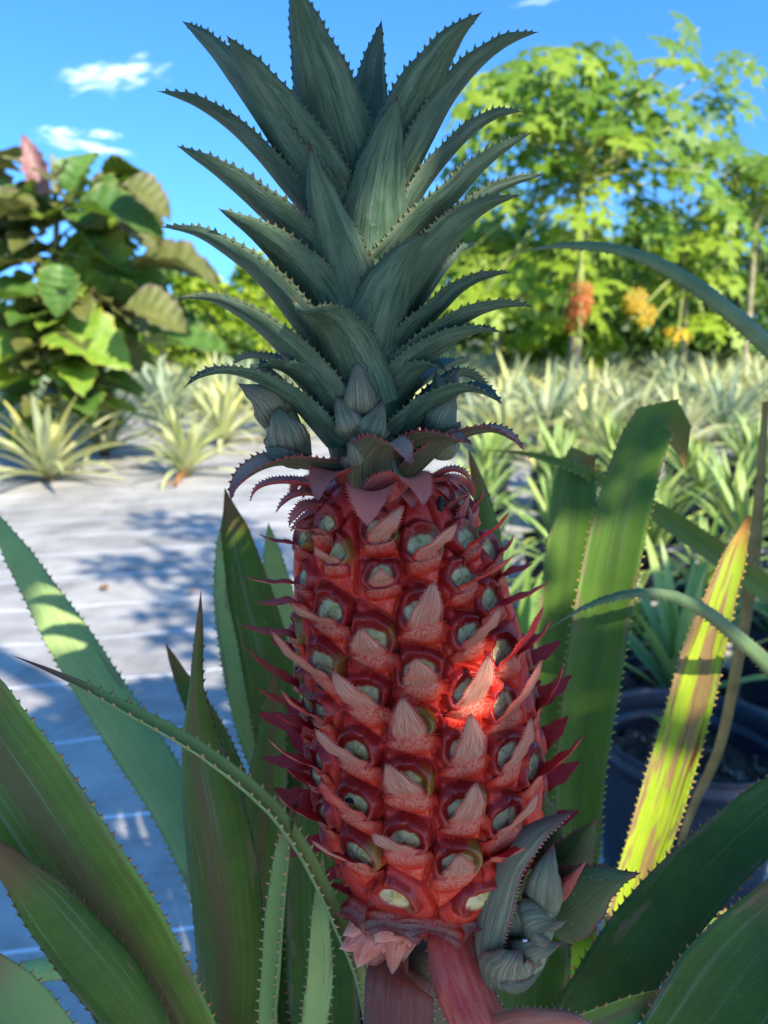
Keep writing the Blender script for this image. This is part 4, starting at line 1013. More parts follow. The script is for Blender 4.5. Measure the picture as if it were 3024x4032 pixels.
def field_leaf_mat(name, a, b, c, transl=0.30):
    a, b, c = [tuple(min(.72, x * 1.15) for x in q) for q in (a, b, c)]
    n = NT(name)
    t, u, _, rnd = n.rgb(n.attr('lf'))
    us = n.math('ABSOLUTE', n.math('MULTIPLY_ADD', u, 2.0, -1.0))
    oi = n.new('ShaderNodeObjectInfo').outputs['Random']
    ob = n.coord('Object')
    f = n.step(n.math('MULTIPLY_ADD', n.noise(ob, 9.0, 3.0), 0.6, n.math('MULTIPLY', rnd, 0.5)), 0.3, 0.75)
    col = n.mix(f, a, b)
    col = n.mix(n.math('MULTIPLY', n.step(rnd, 0.72, 0.9), n.step(t, 0.2, 0.7)), col, c)
    col = n.mix(n.step(us, 0.5, 1.0, 0.0, 0.4), col, c)
    col = n.mix(n.math('MULTIPLY', oi, 0.35), col, (0.30, 0.36, 0.15))
    return n.bsdf(col, 0.5, None, 0.4, transl, col)
M_field = field_leaf_mat('silvery_field_leaf', (0.34, 0.37, 0.16), (0.54, 0.54, 0.32), (0.55, 0.50, 0.13))
M_yell = field_leaf_mat('yellowish_field_leaf', (0.34, 0.38, 0.13), (0.55, 0.55, 0.30), (0.56, 0.52, 0.13))
M_bluef = field_leaf_mat('bluish_field_leaf', (0.18, 0.25, 0.14), (0.34, 0.40, 0.27), (0.40, 0.42, 0.16))
M_young = field_leaf_mat('young_pot_leaf', (0.14, 0.25, 0.035), (0.26, 0.37, 0.10), (0.42, 0.45, 0.06), .2)
M_brownleaf = simple_mat('withered_leaf', (0.22, 0.10, 0.03), (0.36, 0.17, 0.05), 8, 0.8)

# ------------------------------------------------------------------ rows of pineapple plants
GF = 'pineapple plants in the field rows'
def field_plant(D_xy, size, n, w, m, label, up=(8, 78), bend=(.35, 1.1), dead=1, z=0.0):
    size *= 1.45; w *= 1.4; n = int(n * 1.45)
    p = on_ground(D_xy[0] * K, D_xy[1] * K)
    t = thing('field_pineapple', p, label, 'pineapple plant', GF)
    for V, F, A in rosette(n, size, w, up, bend):
        mesh_obj('leaf', V, F, m, t, None, A)
    for k in range(dead):
        V, F, A = mini_leaf(size * .6, w, R(5), .5, random.uniform(0, 6.28)); V[:, 2] += .03
        mesh_obj('withered_leaf', V, F, M_brownleaf, t)
    st_ = tube([(0, 0, -.02), (0, 0, .06), (0, 0, .14)], [.035, .035, .02], 8)
    mesh_obj('stem', st_[0], st_[1], M_stem, t)
    return t
near = [
 ((105, 1042), .52, 26, .046, M_field, 'silvery spiky plant nearest the left edge, drooping onto the mat'),
 ((228, 985), .56, 26, .040, M_field, 'spiky plant just behind the silvery one at the left edge'),
 ((402, 1030), .38, 20, .036, M_yell, 'small yellowish spiky plant in front of the left row'),
 ((482, 962), .50, 28, .034, M_yell, 'bushy yellowish plant beside the fruit crown, behind the small yellow one'),
 ((322, 890), .62, 22, .045, M_bluef, 'darker blue-green spiky plant behind the left row'),
 ((20, 930), .5, 22, .04, M_field, 'pale plant half cut by the left edge below the broad leaves'),
 ((1182, 968), .66, 28, .046, M_bluef, 'big silvery blue plant right of the crown, an orange dead leaf beside it'),
 ((1365, 952), .56, 26, .042, M_field, 'pale spiky plant behind the tall bent-over leaf'),
 ((1562, 965), .60, 28, .044, M_bluef, 'big silvery plant under the arching leaf, near the right edge'),
 ((1078, 930), .5, 24, .04, M_field, 'pale plant partly hidden by the right side of the crown'),
 ((1660, 925), .55, 24, .04, M_field, 'pale spiky plant cut by the right edge above the pots'),
 ((585, 935), .45, 22, .036, M_yell, 'pale plant hidden mostly by the left slip of the crown'),
 ((170, 905), .50, 22, .04, M_field, 'pale plant under the broad leaves, second row from the left edge'),
 ((430, 893), .50, 24, .036, M_field, 'pale plant behind the bushy yellowish one, left of the crown'),
 ((545, 878), .52, 22, .04, M_bluef, 'bluish plant close to the left side of the crown, in the row behind'),
 ((1275, 902), .55, 26, .044, M_field, 'pale plant between the two big ones right of the crown, row behind'),
 ((1470, 903), .55, 26, .044, M_bluef, 'bluish plant under the lower papaya tree, second row'),
 ((1610, 888), .52, 24, .044, M_field, 'pale plant near the right edge under the arching leaf tip, second row'),
 ((1130, 888), .52, 24, .044, M_field, 'pale plant in the second row just right of the crown'),
 ((1095, 990), .5, 24, .042, M_field, 'pale plant at the foot of the big silvery blue one, beside the collar'),
 ((1275, 988), .5, 24, .042, M_field, 'pale plant in the front row between the two large silvery ones, right of the fruit'),
 ((1465, 985), .5, 24, .042, M_field, 'pale plant in the front row behind the tall bent leaf tip'),
]
for a in near: field_plant(*a)
protos = []
def far_proto(m):
    parts = rosette(26, .74, .060, (6, 80), (.4, 1.3)); b = 0; Vs, Fs, As = [], [], []
    for V, F, A in parts:
        Vs.append(V); Fs += [[i + b for i in f] for f in F]; As.append(A); b += len(V)
    me = mesh_obj('field_pineapple', np.vstack(Vs), Fs, m, None, None, np.vstack(As))
    return me
nfar = 0
used = [on_ground(a[0][0] * K, a[0][1] * K)[:2] for a in near]
for m in (M_field, M_bluef, M_yell, M_field, M_bluef): protos.append(far_proto(m))
free = list(protos)
yy_ = 6.0
while yy_ < 17:
    xx_ = -(yy_ * .56 + .6)
    while xx_ < yy_ * .56 + .9:
        px, py = xx_ + random.uniform(-.15, .15), yy_ + random.uniform(-.15, .15) + xx_ * .12
        xx_ += .66
        if py < 5.6 or nfar >= 285 or min((px - u[0]) ** 2 + (py - u[1]) ** 2 for u in used) < .2: continue
        o = free.pop(0) if free else random.choice(protos).copy()
        if o.name not in COL.objects: COL.objects.link(o)
        o.location = (px, py, 0); o.rotation_euler = (random.uniform(-.12, .12), random.uniform(-.12, .12), random.uniform(0, 6.28)); s = random.uniform(.7, 1.2); o.scale = (s, s, s)
        tag(o, 'spiky pale green plant in the blurred rows further back', 'pineapple plant', 'pineapple plants in the far rows')
        used.append((px, py)); nfar += 1
    yy_ += 0.80

# ------------------------------------------------------------------ potted pineapples on the right
M_pot = simple_mat('black_pot', (0.010, 0.013, 0.022), (0.020, 0.026, 0.040), 20, 0.42, bump=.1, spec=.5)
M_soil = simple_mat('potting_soil', (0.025, 0.016, 0.010), (0.10, 0.07, 0.045), 45, 0.95, bump=.8, dist=.01)
M_chip = simple_mat('bark_chip', (0.10, 0.065, 0.04), (0.30, 0.23, 0.17), 30, 0.9)
def lathe(prof, k=40):
    a = np.linspace(0, 2 * PI, k, endpoint=False); V = []; F = []
    for r, z in prof: V += [(r * math.cos(x), r * math.sin(x), z) for x in a]
    for i in range(len(prof) - 1):
        for j in range(k): F.append([i * k + j, i * k + (j + 1) % k, (i + 1) * k + (j + 1) % k, (i + 1) * k + j])
    return np.array(V), F
def make_pot(loc, r, h, label, plant, group='black nursery pots', nl=14, size=.34, tilt=0):
    t = thing('potted_pineapple', loc, label, 'potted plant', group)
    body = [(r * .04, 0.006), (r * .80, 0.006), (r * .82, .02), (r * .90, h * .5), (r * .96, h * .86), (r * .965, h * .87), (r * .93, h * .87), (r * .91, h * .8), (r * .84, h * .3), (r * .2, h * .28)]
    V, F = lathe(body); pot = mesh_obj('pot', V, F, M_pot, t)
    rim = [(r * .955, h * .84), (r * 1.0, h * .85), (r * 1.0, h * .885), (r * 1.012, h * .89), (r * 1.012, h * .93), (r * 1.0, h * .935), (r * 1.0, h * .985), (r * 1.015, h), (r * .985, h * 1.003), (r * .97, h * .98), (r * .95, h * .86)]
    V, F = lathe(rim); mesh_obj('rim', V, F, M_pot, pot)
    a = np.linspace(0, 2 * PI, 40, endpoint=False); V = [(0, 0, h * .74)]; F = []
    for q in range(1, 9):
        for x in a: V.append((r * .93 * q / 8 * math.cos(x), r * .93 * q / 8 * math.sin(x), h * .74 + random.uniform(-.012, .012)))
    for j in range(40): F.append([0, 1 + j, 1 + (j + 1) % 40])
    for q in range(7):
        for j in range(40): F.append([1 + q * 40 + j, 1 + q * 40 + (j + 1) % 40, 1 + (q + 1) * 40 + (j + 1) % 40, 1 + (q + 1) * 40 + j])
    so = mesh_obj('soil', V, F, M_soil, t)
    chips = []
    for _ in range(60 if plant < 2 else 0):
        rr = r * .86 * random.random() ** .5; x = random.uniform(0, 6.28)
        chips.append(lump(np.array([rr * math.cos(x), rr * math.sin(x), h * .755]), nrm(rng.normal(0, 1, 3) * [1, 1, .3]), random.uniform(.01, .03), random.uniform(.003, .007), 5))
    if chips:
        V, F = joinm(chips); struct(mesh_obj('bark_mulch', V, F, M_chip, so), 'stuff')
    if plant:
        for V, F, A in rosette(nl, size, .042, (34, 84), (.15, .8), .012):
            V = V + np.array([0, 0, h * .72]); mesh_obj('leaf', V, F, M_young, t, None, A)
    return t
c0 = at(1478 * K, 1700 * K, 1.12); 
big = make_pot((c0[0] + .005, 1.12, 0), .15, .27, 'large black pot with bark mulch and hardly a plant, beside the mottled leaf', 0)
V, F, A = mini_leaf(.12, .016, R(30), .8, 2.0); V = V + np.array([.02, .03, .2]); mesh_obj('leaf', V, F, M_young, big, None, A)
ordn = ['first', 'second', 'third', 'fourth', 'fifth', 'sixth', 'seventh', 'eighth']
rows = [(1.46, .30, 4), (1.80, .26, 5), (2.16, .22, 5), (2.54, .20, 6), (2.94, .26, 6), (3.36, .34, 6), (3.78, .40, 6), (4.2, .48, 6)]
proto_pots = []
for q in range(3): proto_pots.append(make_pot((0, 0, 0), .115, .20, 'x', 2, nl=[22, 24, 19][q], size=[.44, .50, .40][q]))
fr = list(proto_pots)
for ri, (Y, x0, n) in enumerate(rows):
    for k in range(n):
        x = x0 + .335 * k + random.uniform(-.03, .03) + .02 * ri
        o = fr.pop(0) if fr else copy_tree(random.choice(proto_pots))
        o.location = (x, Y + random.uniform(-.03, .03), 0); o.rotation_euler[2] = random.uniform(0, 6.28); s = random.uniform(.85, 1.05) * (0.72 if ri == 0 else 1); o.scale = (1, 1, 1) if ri == 0 else (s, s, s)
        o['label'] = 'young potted plant, %s from the left in the %s row behind the bare pot' % (ordn[k], ordn[ri])
        if ri == 0:
            for ch in list(o.children):
                if ch.name.startswith('leaf'): ch.scale = (.8, .8, .8)

# a few things lying on the mat
for x, y, l, lab in [(300, 1010, .10, 'scrap of brown leaf lying on the mat by the left row'), (365, 1052, .13, 'dry leaf on the mat below the small yellow plant'), (1100, 905, .34, 'orange dead leaf lying right of the crown')]:
    p = on_ground(x * K, y * K); V, F, A = mini_leaf(l, l * .3, R(12), .6, random.uniform(2.6, 3.6))
    o = mesh_obj('dead_leaf', V, F, M_brownleaf); o.location = p + np.array([l * .4, 0, .012 if l < .3 else .16]); tag(o, lab, 'dead leaf')

# ------------------------------------------------------------------ the broad-leaved shrub on the left
def broad_leaf_mesh(L, w, teeth=6, seed=0):
    rr = random.Random(seed)
    ns = teeth * 4 + 1
    s = np.linspace(0, 1, ns)
    base = np.sin(PI * np.clip(s, 0, 1) ** .75) ** .8
    zig = np.array([[0, .45, 1., .35][k % 4] for k in range(ns)])
    V = []; F = []
    for k in range(ns):
        hw = w / 2 * base[k] * (0.84 + .20 * zig[k] * (1 if 0 < k < ns - 1 else 0)) + 1e-4
        for u in (-1, -.5, 0, .5, 1):
            z = .22 * L * abs(u) * base[k] + .05 * L * math.sin(s[k] * 9 + u * 4 + seed) * abs(u) - .22 * L * s[k] ** 2
            V.append((L * s[k], u * hw, z))
    for k in range(ns - 1):
        for j in range(4): F.append([k * 5 + j, k * 5 + j + 1, (k + 1) * 5 + j + 1, (k + 1) * 5 + j])
    A = np.zeros((ns * 5, 4)); A[:, 0] = np.repeat(s, 5); A[:, 1] = np.tile([0, .25, .5, .75, 1], ns); A[:, 3] = rr.random()
    return np.array(V), F, A
def veined(name, a, b, vein, transl=.2, tcol=(.2, .35, .03), edge=None):
    n = NT(name)
    t, u, _, rnd = n.rgb(n.attr('lf'))
    us = n.math('ABSOLUTE', n.math('MULTIPLY_ADD', u, 2.0, -1.0))
    ob = n.coord('Object')
    oi = n.new('ShaderNodeObjectInfo').outputs['Random']
    col = n.mix(n.step(n.noise(ob, 14.0, 4.0), .35, .68), a, b)
    vv = n.math('ABSOLUTE', n.math('SUBTRACT', n.math('FRACT', n.math('MULTIPLY', n.math('SUBTRACT', t, n.math('MULTIPLY', us, .16)), 7.0)), .5))
    col = n.mix(n.step(vv, .0, .06, .5, 0.), col, vein)
    col = n.mix(n.step(us, .0, .05, .8, 0.), col, vein)
    if edge: col = n.mix(n.step(us, .78, 1.0, 0., .8), col, edge)
    col = n.mix(n.math('MULTIPLY', oi, .4), col, [c * .5 for c in a])
    return n.bsdf(col, .5, n.bump(vv, .2, .004), .35, transl, tcol)
M_bl = [veined('broad_green_leaf', (.055, .13, .02), (.10, .20, .03), (.20, .24, .08), edge=(.20, .22, .04)),
        veined('broad_olive_leaf', (.095, .120, .020), (.155, .15, .04), (.22, .19, .08), tcol=(.2, .2, .04), edge=(.16, .12, .08)),
        veined('broad_bright_leaf', (.13, .24, .02), (.22, .32, .035), (.28, .33, .10), tcol=(.35, .5, .03), edge=(.32, .30, .04)),
        veined('pink_young_leaf', (.26, .13, .12), (.36, .20, .17), (.40, .24, .17), tcol=(.4, .15, .15))]
SY = 4.75
stem_b = on_ground(118 * K, 900 * K); stem_b = at(125 * K, 800 * K, SY); SB = np.array([stem_b[0], SY, 0.0])
shrub = thing('broad_leaved_shrub', SB, 'tall shrub with big toothed olive leaves and one pink top leaf, left edge', 'shrub')
top = at(112 * K, 335 * K, SY)
stemP = spline([SB + [0, 0, -.03], SB + [.01, .02, .4], at(118 * K, 620 * K, SY), at(122 * K, 480 * K, SY), top], 30)
V, F = tube(stemP, np.linspace(.035, .012, 30), 10)
M_shst = simple_mat('shrub_stem', (.16, .16, .05), (.26, .24, .10), 20, .6)
mesh_obj('stem', V, F, M_shst, shrub, SB)
blm = []
for q in range(3):
    for mi in range(4):
        V, F, A = broad_leaf_mesh(1.0, .86 if mi < 3 else .42, 5 + q, q); blm.append(mesh_obj('leaf', V, F, M_bl[mi], None, None, A))
firstuse = set()
def frame_mat(origin, xdir, zdir, s):
    from mathutils import Matrix
    x = nrm(xdir); y = nrm(np.cross(zdir, x)); z = np.cross(x, y)
    M = Matrix(((x[0] * s, y[0] * s, z[0] * s, origin[0]), (x[1] * s, y[1] * s, z[1] * s, origin[1]), (x[2] * s, y[2] * s, z[2] * s, origin[2]), (0, 0, 0, 1)))
    return M
def put_leaf(src, parent, org, origin, xdir, zdir, s, label=None):
    o = src if src.name not in firstuse and not firstuse.add(src.name) else src.copy()
    if o is not src: COL.objects.link(o)
    o.parent = parent; o.matrix_basis = frame_mat(np.asarray(origin) - org, xdir, zdir, s)
    if label: o['label'] = label
    elif 'label' in o: del o['label']
    return o
BL = [(98,425,112,104,.9,3),(10,440,120,140,.4,1),(150,420,95,65,.6,0),(80,440,140,195,.35,1),(180,440,125,25,.3,1),(260,400,110,-25,.35,1),(160,450,165,-8,.35,0),(165,500,150,-52,.9,2),
      (285,430,100,-65,.8,1),(90,560,130,185,.4,1),(85,640,130,180,.3,0),(70,690,110,182,.25,0),(130,570,95,-95,.5,0),(190,620,150,-28,.4,1),(290,580,160,2,.3,1),(240,590,125,-20,.4,0),
      (300,745,170,5,.28,0),(110,715,170,-14,.5,2),(90,745,150,200,.5,2),(95,690,150,-60,.45,2),(130,775,125,8,.5,2),(270,660,130,-14,.35,1),(210,520,120,20,.35,1),(60,520,130,170,.4,1),(200,700,120,-40,.5,1),(320,560,130,-8,.3,1)]
for x, y, sz, an, face, mi in BL:
    Yl = SY + random.uniform(-.35, .15)
    o = at(x * K, y * K, Yl); d = RT * math.cos(R(an)) + UP * math.sin(R(an)) + np.array([0, random.uniform(-.35, .1), 0])
    z = np.array([random.uniform(-.2, .3), -face, 1.0 - face * .7])
    put_leaf(blm[random.randrange(3) * 4 + mi], shrub, SB, o, d, z, sz * K * Yl / FPX * 1.12, 'pink young leaf at the top' if mi == 3 else None)
for k in range(210):
    zz = random.uniform(.15, 1.0) ** .8
    P_ = stemP[int(zz * 28)]
    az = random.uniform(0, 6.28); dr = np.array([math.cos(az), math.sin(az), random.uniform(-.35, .25)])
    o = P_ + dr * random.uniform(.05, .30) + np.array([0, .15, 0])
    put_leaf(blm[random.randrange(3) * 4 + random.choice([1, 1, 0, 0, 0, 2])], shrub, SB, o, dr, np.array([0, -.2, 1]) + rng.normal(0, .25, 3), random.uniform(.22, .36) * (1.1 - .30 * zz))
for k in range(16):
    P_ = stemP[int(random.uniform(.2, .95) * 29)]; az = random.uniform(0, 6.28)
    q = P_ + np.array([math.cos(az) * .3, math.sin(az) * .3, random.uniform(-.02, .15)])
    V, F = tube(spline([P_, (P_ + q) / 2 + [0, 0, .03], q], 8), np.linspace(.008, .005, 8), 6); mesh_obj('leaf_stalk', V, F, M_shst, shrub, SB)

# ------------------------------------------------------------------ papaya trees
def papaya_leaf_mesh(seed=0, droop=.35):
    rr = random.Random(seed); Vs = []; Fs = []; As = []; b = 0
    for q, an in enumerate((-150, -108, -72, -36, 0, 36, 72, 108, 150)):
        Lr = .50 * (1.0 - abs(an) / 260.0) * rr.uniform(.92, 1.06); a = R(an + rr.uniform(-5, 5))
        ns = 17; s = np.linspace(0.0, 1, ns); side = np.array([rr.uniform(.9, 1.1) for _ in range(ns)])
        env = np.interp(s, [0, .18, .30, .55, .8, 1], [.035, .045, .09, .19, .13, .0]) * Lr * 1.2
        zig = np.array([(1.15, .34, .26, .78)[k % 4] for k in range(ns)])
        for k in range(ns):
            hw = env[k] * (zig[k] if s[k] > .3 else .8) * side[k] + 1e-4
            fwd = .05 * Lr * (zig[k] > .9)
            for u in (-1, 0, 1):
                x = s[k] * Lr + (fwd if u else 0); y = u * hw
                z = -droop * (x * x + y * y) * 1.1 / .5 + .10 * abs(y) + .012 * math.sin(k * 2.1 + q)
                Vs.append((x * math.cos(a) - y * math.sin(a), x * math.sin(a) + y * math.cos(a), z)); As.append((s[k], (u + 1) / 2, 0, rr.random()))
        for k in range(ns - 1):
            for j in (0, 1): Fs.append([b + k * 3 + j, b + k * 3 + j + 1, b + (k + 1) * 3 + j + 1, b + (k + 1) * 3 + j])
        b += ns * 3
    return np.array(Vs), Fs, np.array(As)
M_pap = [veined('papaya_leaf', (.095, .185, .012), (.17, .275, .02), (.28, .36, .07), .3, (.25, .45, .03)),
         veined('bright_papaya_leaf', (.18, .28, .015), (.28, .37, .025), (.38, .42, .08), .3, (.40, .55, .03)),
         veined('yellow_papaya_leaf', (.50, .30, .008), (.58, .37, .01), (.52, .36, .03), .25, (.6, .45, .02)),
         veined('dead_papaya_leaf', (.42, .10, .015), (.50, .15, .025), (.42, .14, .04), .1, (.5, .2, .05))]
M_ptr = simple_mat('papaya_trunk', (.20, .17, .09), (.34, .30, .17), 12, .8, bump=.5)
M_pet = simple_mat('papaya_petiole', (.24, .28, .05), (.36, .36, .10), 10, .5)
plm = []
for q in range(3):
    for mi in range(4):
        V, F, A = papaya_leaf_mesh(q, [.30, .45, .60][q] if mi < 3 else 1.6); plm.append(mesh_obj('leaf', V, F, M_pap[mi], None, None, A))
def papaya(name, xD, yTopD, Y, leaves, label, extra=0, trunk_r=.075, rand_r=(.5, 1.1)):
    tp = at(xD * K, yTopD * K, Y); B = np.array([tp[0] + .03, Y, 0.0])
    t = thing(name, B, label, 'papaya tree')
    tr = spline([B + [0, 0, -.05], B + [.02, 0, tp[2] * .4], tp], 20)
    V, F = tube(tr, np.linspace(trunk_r, trunk_r * .55, 20), 12); mesh_obj('trunk', V, F, M_ptr, t, B)
    L = []
    for x, y, mi, sz, kind in leaves:
        L.append((at(x * K, y * K, Y + (-1.5 if mi > 1 else -.9 if kind == 'front' else random.uniform(-.7, .7))), mi, sz, kind))
    for k in range(extra):
        az = k * 2.4; el = random.uniform(-.45, 1.0); r = random.uniform(*rand_r)
        L.append((tp + np.array([math.cos(az) * math.cos(el) * r, math.sin(az) * math.cos(el) * r, math.sin(el) * r * .9]), random.choice([0, 0, 1]), random.uniform(.75, .95), ''))
    for c, mi, sz, kind in L:
        v = c - tp; hz = np.array([v[0], v[1], 0]); 
        d = nrm(hz + [1e-3, 0, 0]) + np.array([0, 0, random.uniform(-.45, .05)])
        z = np.array([0, 0, 1.0]) + nrm(hz + [1e-3, 0, 0]) * random.uniform(.0, .7) + np.array([0, -random.uniform(.4, 1.3), 0]) + rng.normal(0, .18, 3)
        if kind == 'hang': d = np.array([random.uniform(-.2, .2), -.2, -1.0]); z = np.array([random.uniform(-.3, .3), -1, -.1])
        put_leaf(plm[random.randrange(3) * 4 + mi], t, B, c - d * .18, d, z, sz * 1.35, {2: 'yellow dying leaf', 3: 'dead orange leaf hanging down'}.get(mi))
        s0 = tp + np.array([0, 0, random.uniform(-.35, .0)])
        V, F = tube(spline([s0, s0 * .5 + c * .5 + np.array([0, 0, .06]), c], 8), np.linspace(.015, .008, 8), 6); mesh_obj('petiole', V, F, M_pet, t, B)
    return t
PL = [(1475,95,0,.8,''),(1270,120,0,1.,''),(1180,110,0,.8,''),(1090,140,0,.9,''),(1380,150,0,.9,''),(1430,190,0,1.,''),(1540,150,0,.9,''),(1460,280,0,1.,''),(1570,250,0,.95,''),(1610,215,0,.7,''),
      (1120,240,1,.9,''),(1030,190,0,.9,''),(1230,230,0,.95,''),(1330,225,0,.9,''),(1200,330,0,.8,''),(1040,300,0,.8,''),(1420,470,0,1.,''),(1590,440,0,.9,''),(1150,420,1,.9,''),(1050,420,1,.9,''),
      (1240,480,1,.9,''),(1340,540,0,.9,''),(1110,560,1,.95,''),(1190,620,1,.9,''),(1040,640,1,.9,''),(990,560,1,.8,''),(1290,390,1,.8,''),(1520,370,0,.8,''),(1310,320,0,.8,''),(1260,450,1,.85,'front'),(1230,560,1,.85,'front'),(1290,600,1,.85,'front'),(1265,520,1,.8,'front'),(1225,610,0,.8,'front'),(1280,655,1,.6,'front'),(1215,690,1,.7,''),(1300,680,1,.7,''),(1620,130,0,.7,''),(1510,60,0,.7,''),(1100,200,1,.8,''),(1380,380,0,.9,''),(1000,360,0,.8,''),
      (1255,665,3,.30,'hang'),(1249,695,3,.28,'hang'),(1260,690,3,.28,'hang'),(1253,720,3,.26,'hang')]
papaya('papaya_tree', 1256, 330, 8.6, PL, 'tall papaya tree with feathery leaves against the sky and dead orange leaves', 30, .075, (.5, 1.4))
PL2 = [(1450,600,1,1.,'hang'),(1400,560,1,.9,''),(1545,590,1,.9,''),(1330,610,1,.9,''),(1520,680,1,.9,''),(1380,675,2,.30,'hang'),(1365,690,2,.30,'hang'),(1395,710,2,.30,'hang'),(1465,718,2,.34,''),(1600,700,1,.8,''),(1300,560,0,.9,''),(1480,540,0,.9,'')]
papaya('papaya_tree', 1482, 575, 9.4, PL2, 'lower papaya tree with yellow dying leaves, behind the arching leaf', 14, .05, (.3, .9))
PL3 = [(1570,420,0,.85,''),(1640,390,1,.85,''),(1600,460,1,.85,''),(1655,500,0,.85,''),(1560,520,1,.8,''),(1640,600,1,.8,'')]
papaya('papaya_tree', 1635, 430, 9.8, PL3, 'papaya tree cut by the right edge of the picture', 20, .05, (.4, 1.1))
PL4 = [(1010,440,1,.8,''),(1090,500,1,.85,''),(1150,540,1,.85,''),(1000,560,1,.8,''),(1190,480,0,.8,'')]
papaya('papaya_tree', 1075, 520, 10.6, PL4, 'papaya tree close to the right side of the crown', 24, .05, (.4, 1.0))

# ------------------------------------------------------------------ hedge of trees at the end of the field
def foliage(n, cx, rx, ry, rz, leaf, clumps=26, zmin=None):
    V = np.empty((n * 4, 3)); cs = []
    for _ in range(clumps):
        v = nrm(rng.normal(0, 1, 3)); r = random.random() ** .4
        cs.append((v * r, random.uniform(.16, .38)))
    for k in range(n):
        c, cr = cs[rng.integers(clumps)]
        p = c + nrm(rng.normal(0, 1, 3)) * cr * random.random() ** .45
        p = np.array([p[0] * rx, p[1] * ry, p[2] * rz]) + cx
        d = nrm(rng.normal(0, 1, 3) + [0, 0, -.25]); e = nrm(np.cross(d, rng.normal(0, 1, 3)))
        l = leaf * random.uniform(.6, 1.25); w = l * .34
        V[k * 4:k * 4 + 4] = [p - d * l * .5, p + e * w, p + d * l * .5, p - e * w]
    if zmin is not None: V[:, 2] = np.maximum(V[:, 2], zmin)
    F = np.arange(n * 4).reshape(n, 4)
    return V, F
def foliage_mat(name, a, b, c, tr=.25, tcol=(.2, .35, .03)):
    n = NT(name)
    g = n.new('ShaderNodeNewGeometry')
    ri = g.outputs['Random Per Island']
    ob = n.coord('Object')
    col = n.mix(n.step(n.noise(ob, 1.6, 3.0), .35, .65), a, b)
    col = n.mix(n.step(ri, .65, 1.0), col, c)
    return n.bsdf(col, .5, None, .3, tr, tcol)
FM = [foliage_mat('hedge_leaf', (.040, .095, .014), (.070, .145, .022), (.14, .20, .03)),
      foliage_mat('light_hedge_leaf', (.15, .25, .015), (.24, .34, .02), (.36, .42, .03), .3, (.45, .6, .03)),
      foliage_mat('dull_hedge_leaf', (.045, .075, .020), (.085, .115, .035), (.13, .14, .06))]
M_bark = simple_mat('bark', (.07, .055, .04), (.15, .12, .09), 10, .9, bump=.5)
def hedge_tree(xD, topD, Y, rx, mi, label, n=3600, leaf=.17, low=.25, name='hedge_tree'):
    tp = at(xD * K, topD * K, Y); B = np.array([tp[0], Y, 0.0]); h = tp[2]
    t = thing(name, B, label, 'tree', 'trees at the end of the field')
    rz = (h - low) / 2
    V, F = foliage(n, np.array([0, 0, low + rz]), rx, rx * .75, rz, leaf, 30, .02)
    V[:, 0] += 0; mesh_obj('crown', V, F, FM[mi], t, smooth=False)
    parts = [tube(spline([(0, 0, -.05), (.05, 0, h * .3), (0, .05, h * .6)], 8), np.linspace(.08, .03, 8), 8)]
    for q in range(4):
        az = q * 1.6; parts.append(tube(spline([(.03, 0, h * .3), (math.cos(az) * rx * .3, math.sin(az) * rx * .3, h * .5), (math.cos(az) * rx * .6, math.sin(az) * rx * .6, h * .7)], 6), np.linspace(.035, .012, 6), 6))
    V, F = joinm(parts); mesh_obj('trunk', V, F, M_bark, t)
HT = [(1640,395,13.5,1.7,2,'dense bush at the right edge, behind the papaya leaves'),(1500,455,14.5,1.5,0,'dark green bush between the two papaya trees and the right edge'),(1390,470,15.5,1.5,0,'dark bush behind the lower papaya tree'),
      (1270,470,16,1.6,1,'light green bush behind the tall papaya trunk'),(1130,470,15,1.7,1,'yellow-green bush just right of the crown'),(1000,540,17,1.6,0,'bush showing between the crown leaves on the right'),
      (880,590,18,1.7,1,'bush hidden behind the crown'),(740,600,17,1.5,1,'bush seen left of the crown through its leaves'),(490,545,14,1.15,1,'bright yellow-green bush left of the crown'),(600,610,19,1.6,0,'low bush behind the bright yellow-green one'),
      (395,590,16,1.4,0,'green bush right of the broad-leaved shrub'),(300,620,18,1.7,0,'bush behind the broad-leaved shrub'),(150,600,19,1.9,2,'bush hidden behind the shrub stem'),(-20,600,18,1.8,0,'bush at the left edge behind the shrub'),
      (1560,560,12.5,1.2,0,'low dark bush beneath the right-hand trees'),(1330,620,13,1.1,0,'low bush at the foot of the papaya trees'),(1130,660,13,1.1,0,'low bush at the field end right of the crown'),(1225,690,10.5,.7,1,'low leafy bush at the foot of the tall papaya')]
for x, y, Y, rx, mi, lab in HT: hedge_tree(x, y, Y, rx, mi, lab, 3000 if Y > 13 else 2200)
for x, y, Y in [(430, 690, 12.5), (560, 690, 13.0), (350, 680, 12.0)]:
    hedge_tree(x, y, Y, .9, random.choice([0, 1]), 'low green bush at the field end, left of the crown, %s' % {430: 'the middle one', 560: 'nearest the crown', 350: 'nearest the shrub'}[x], 1600, .12, .02, 'low_bush')
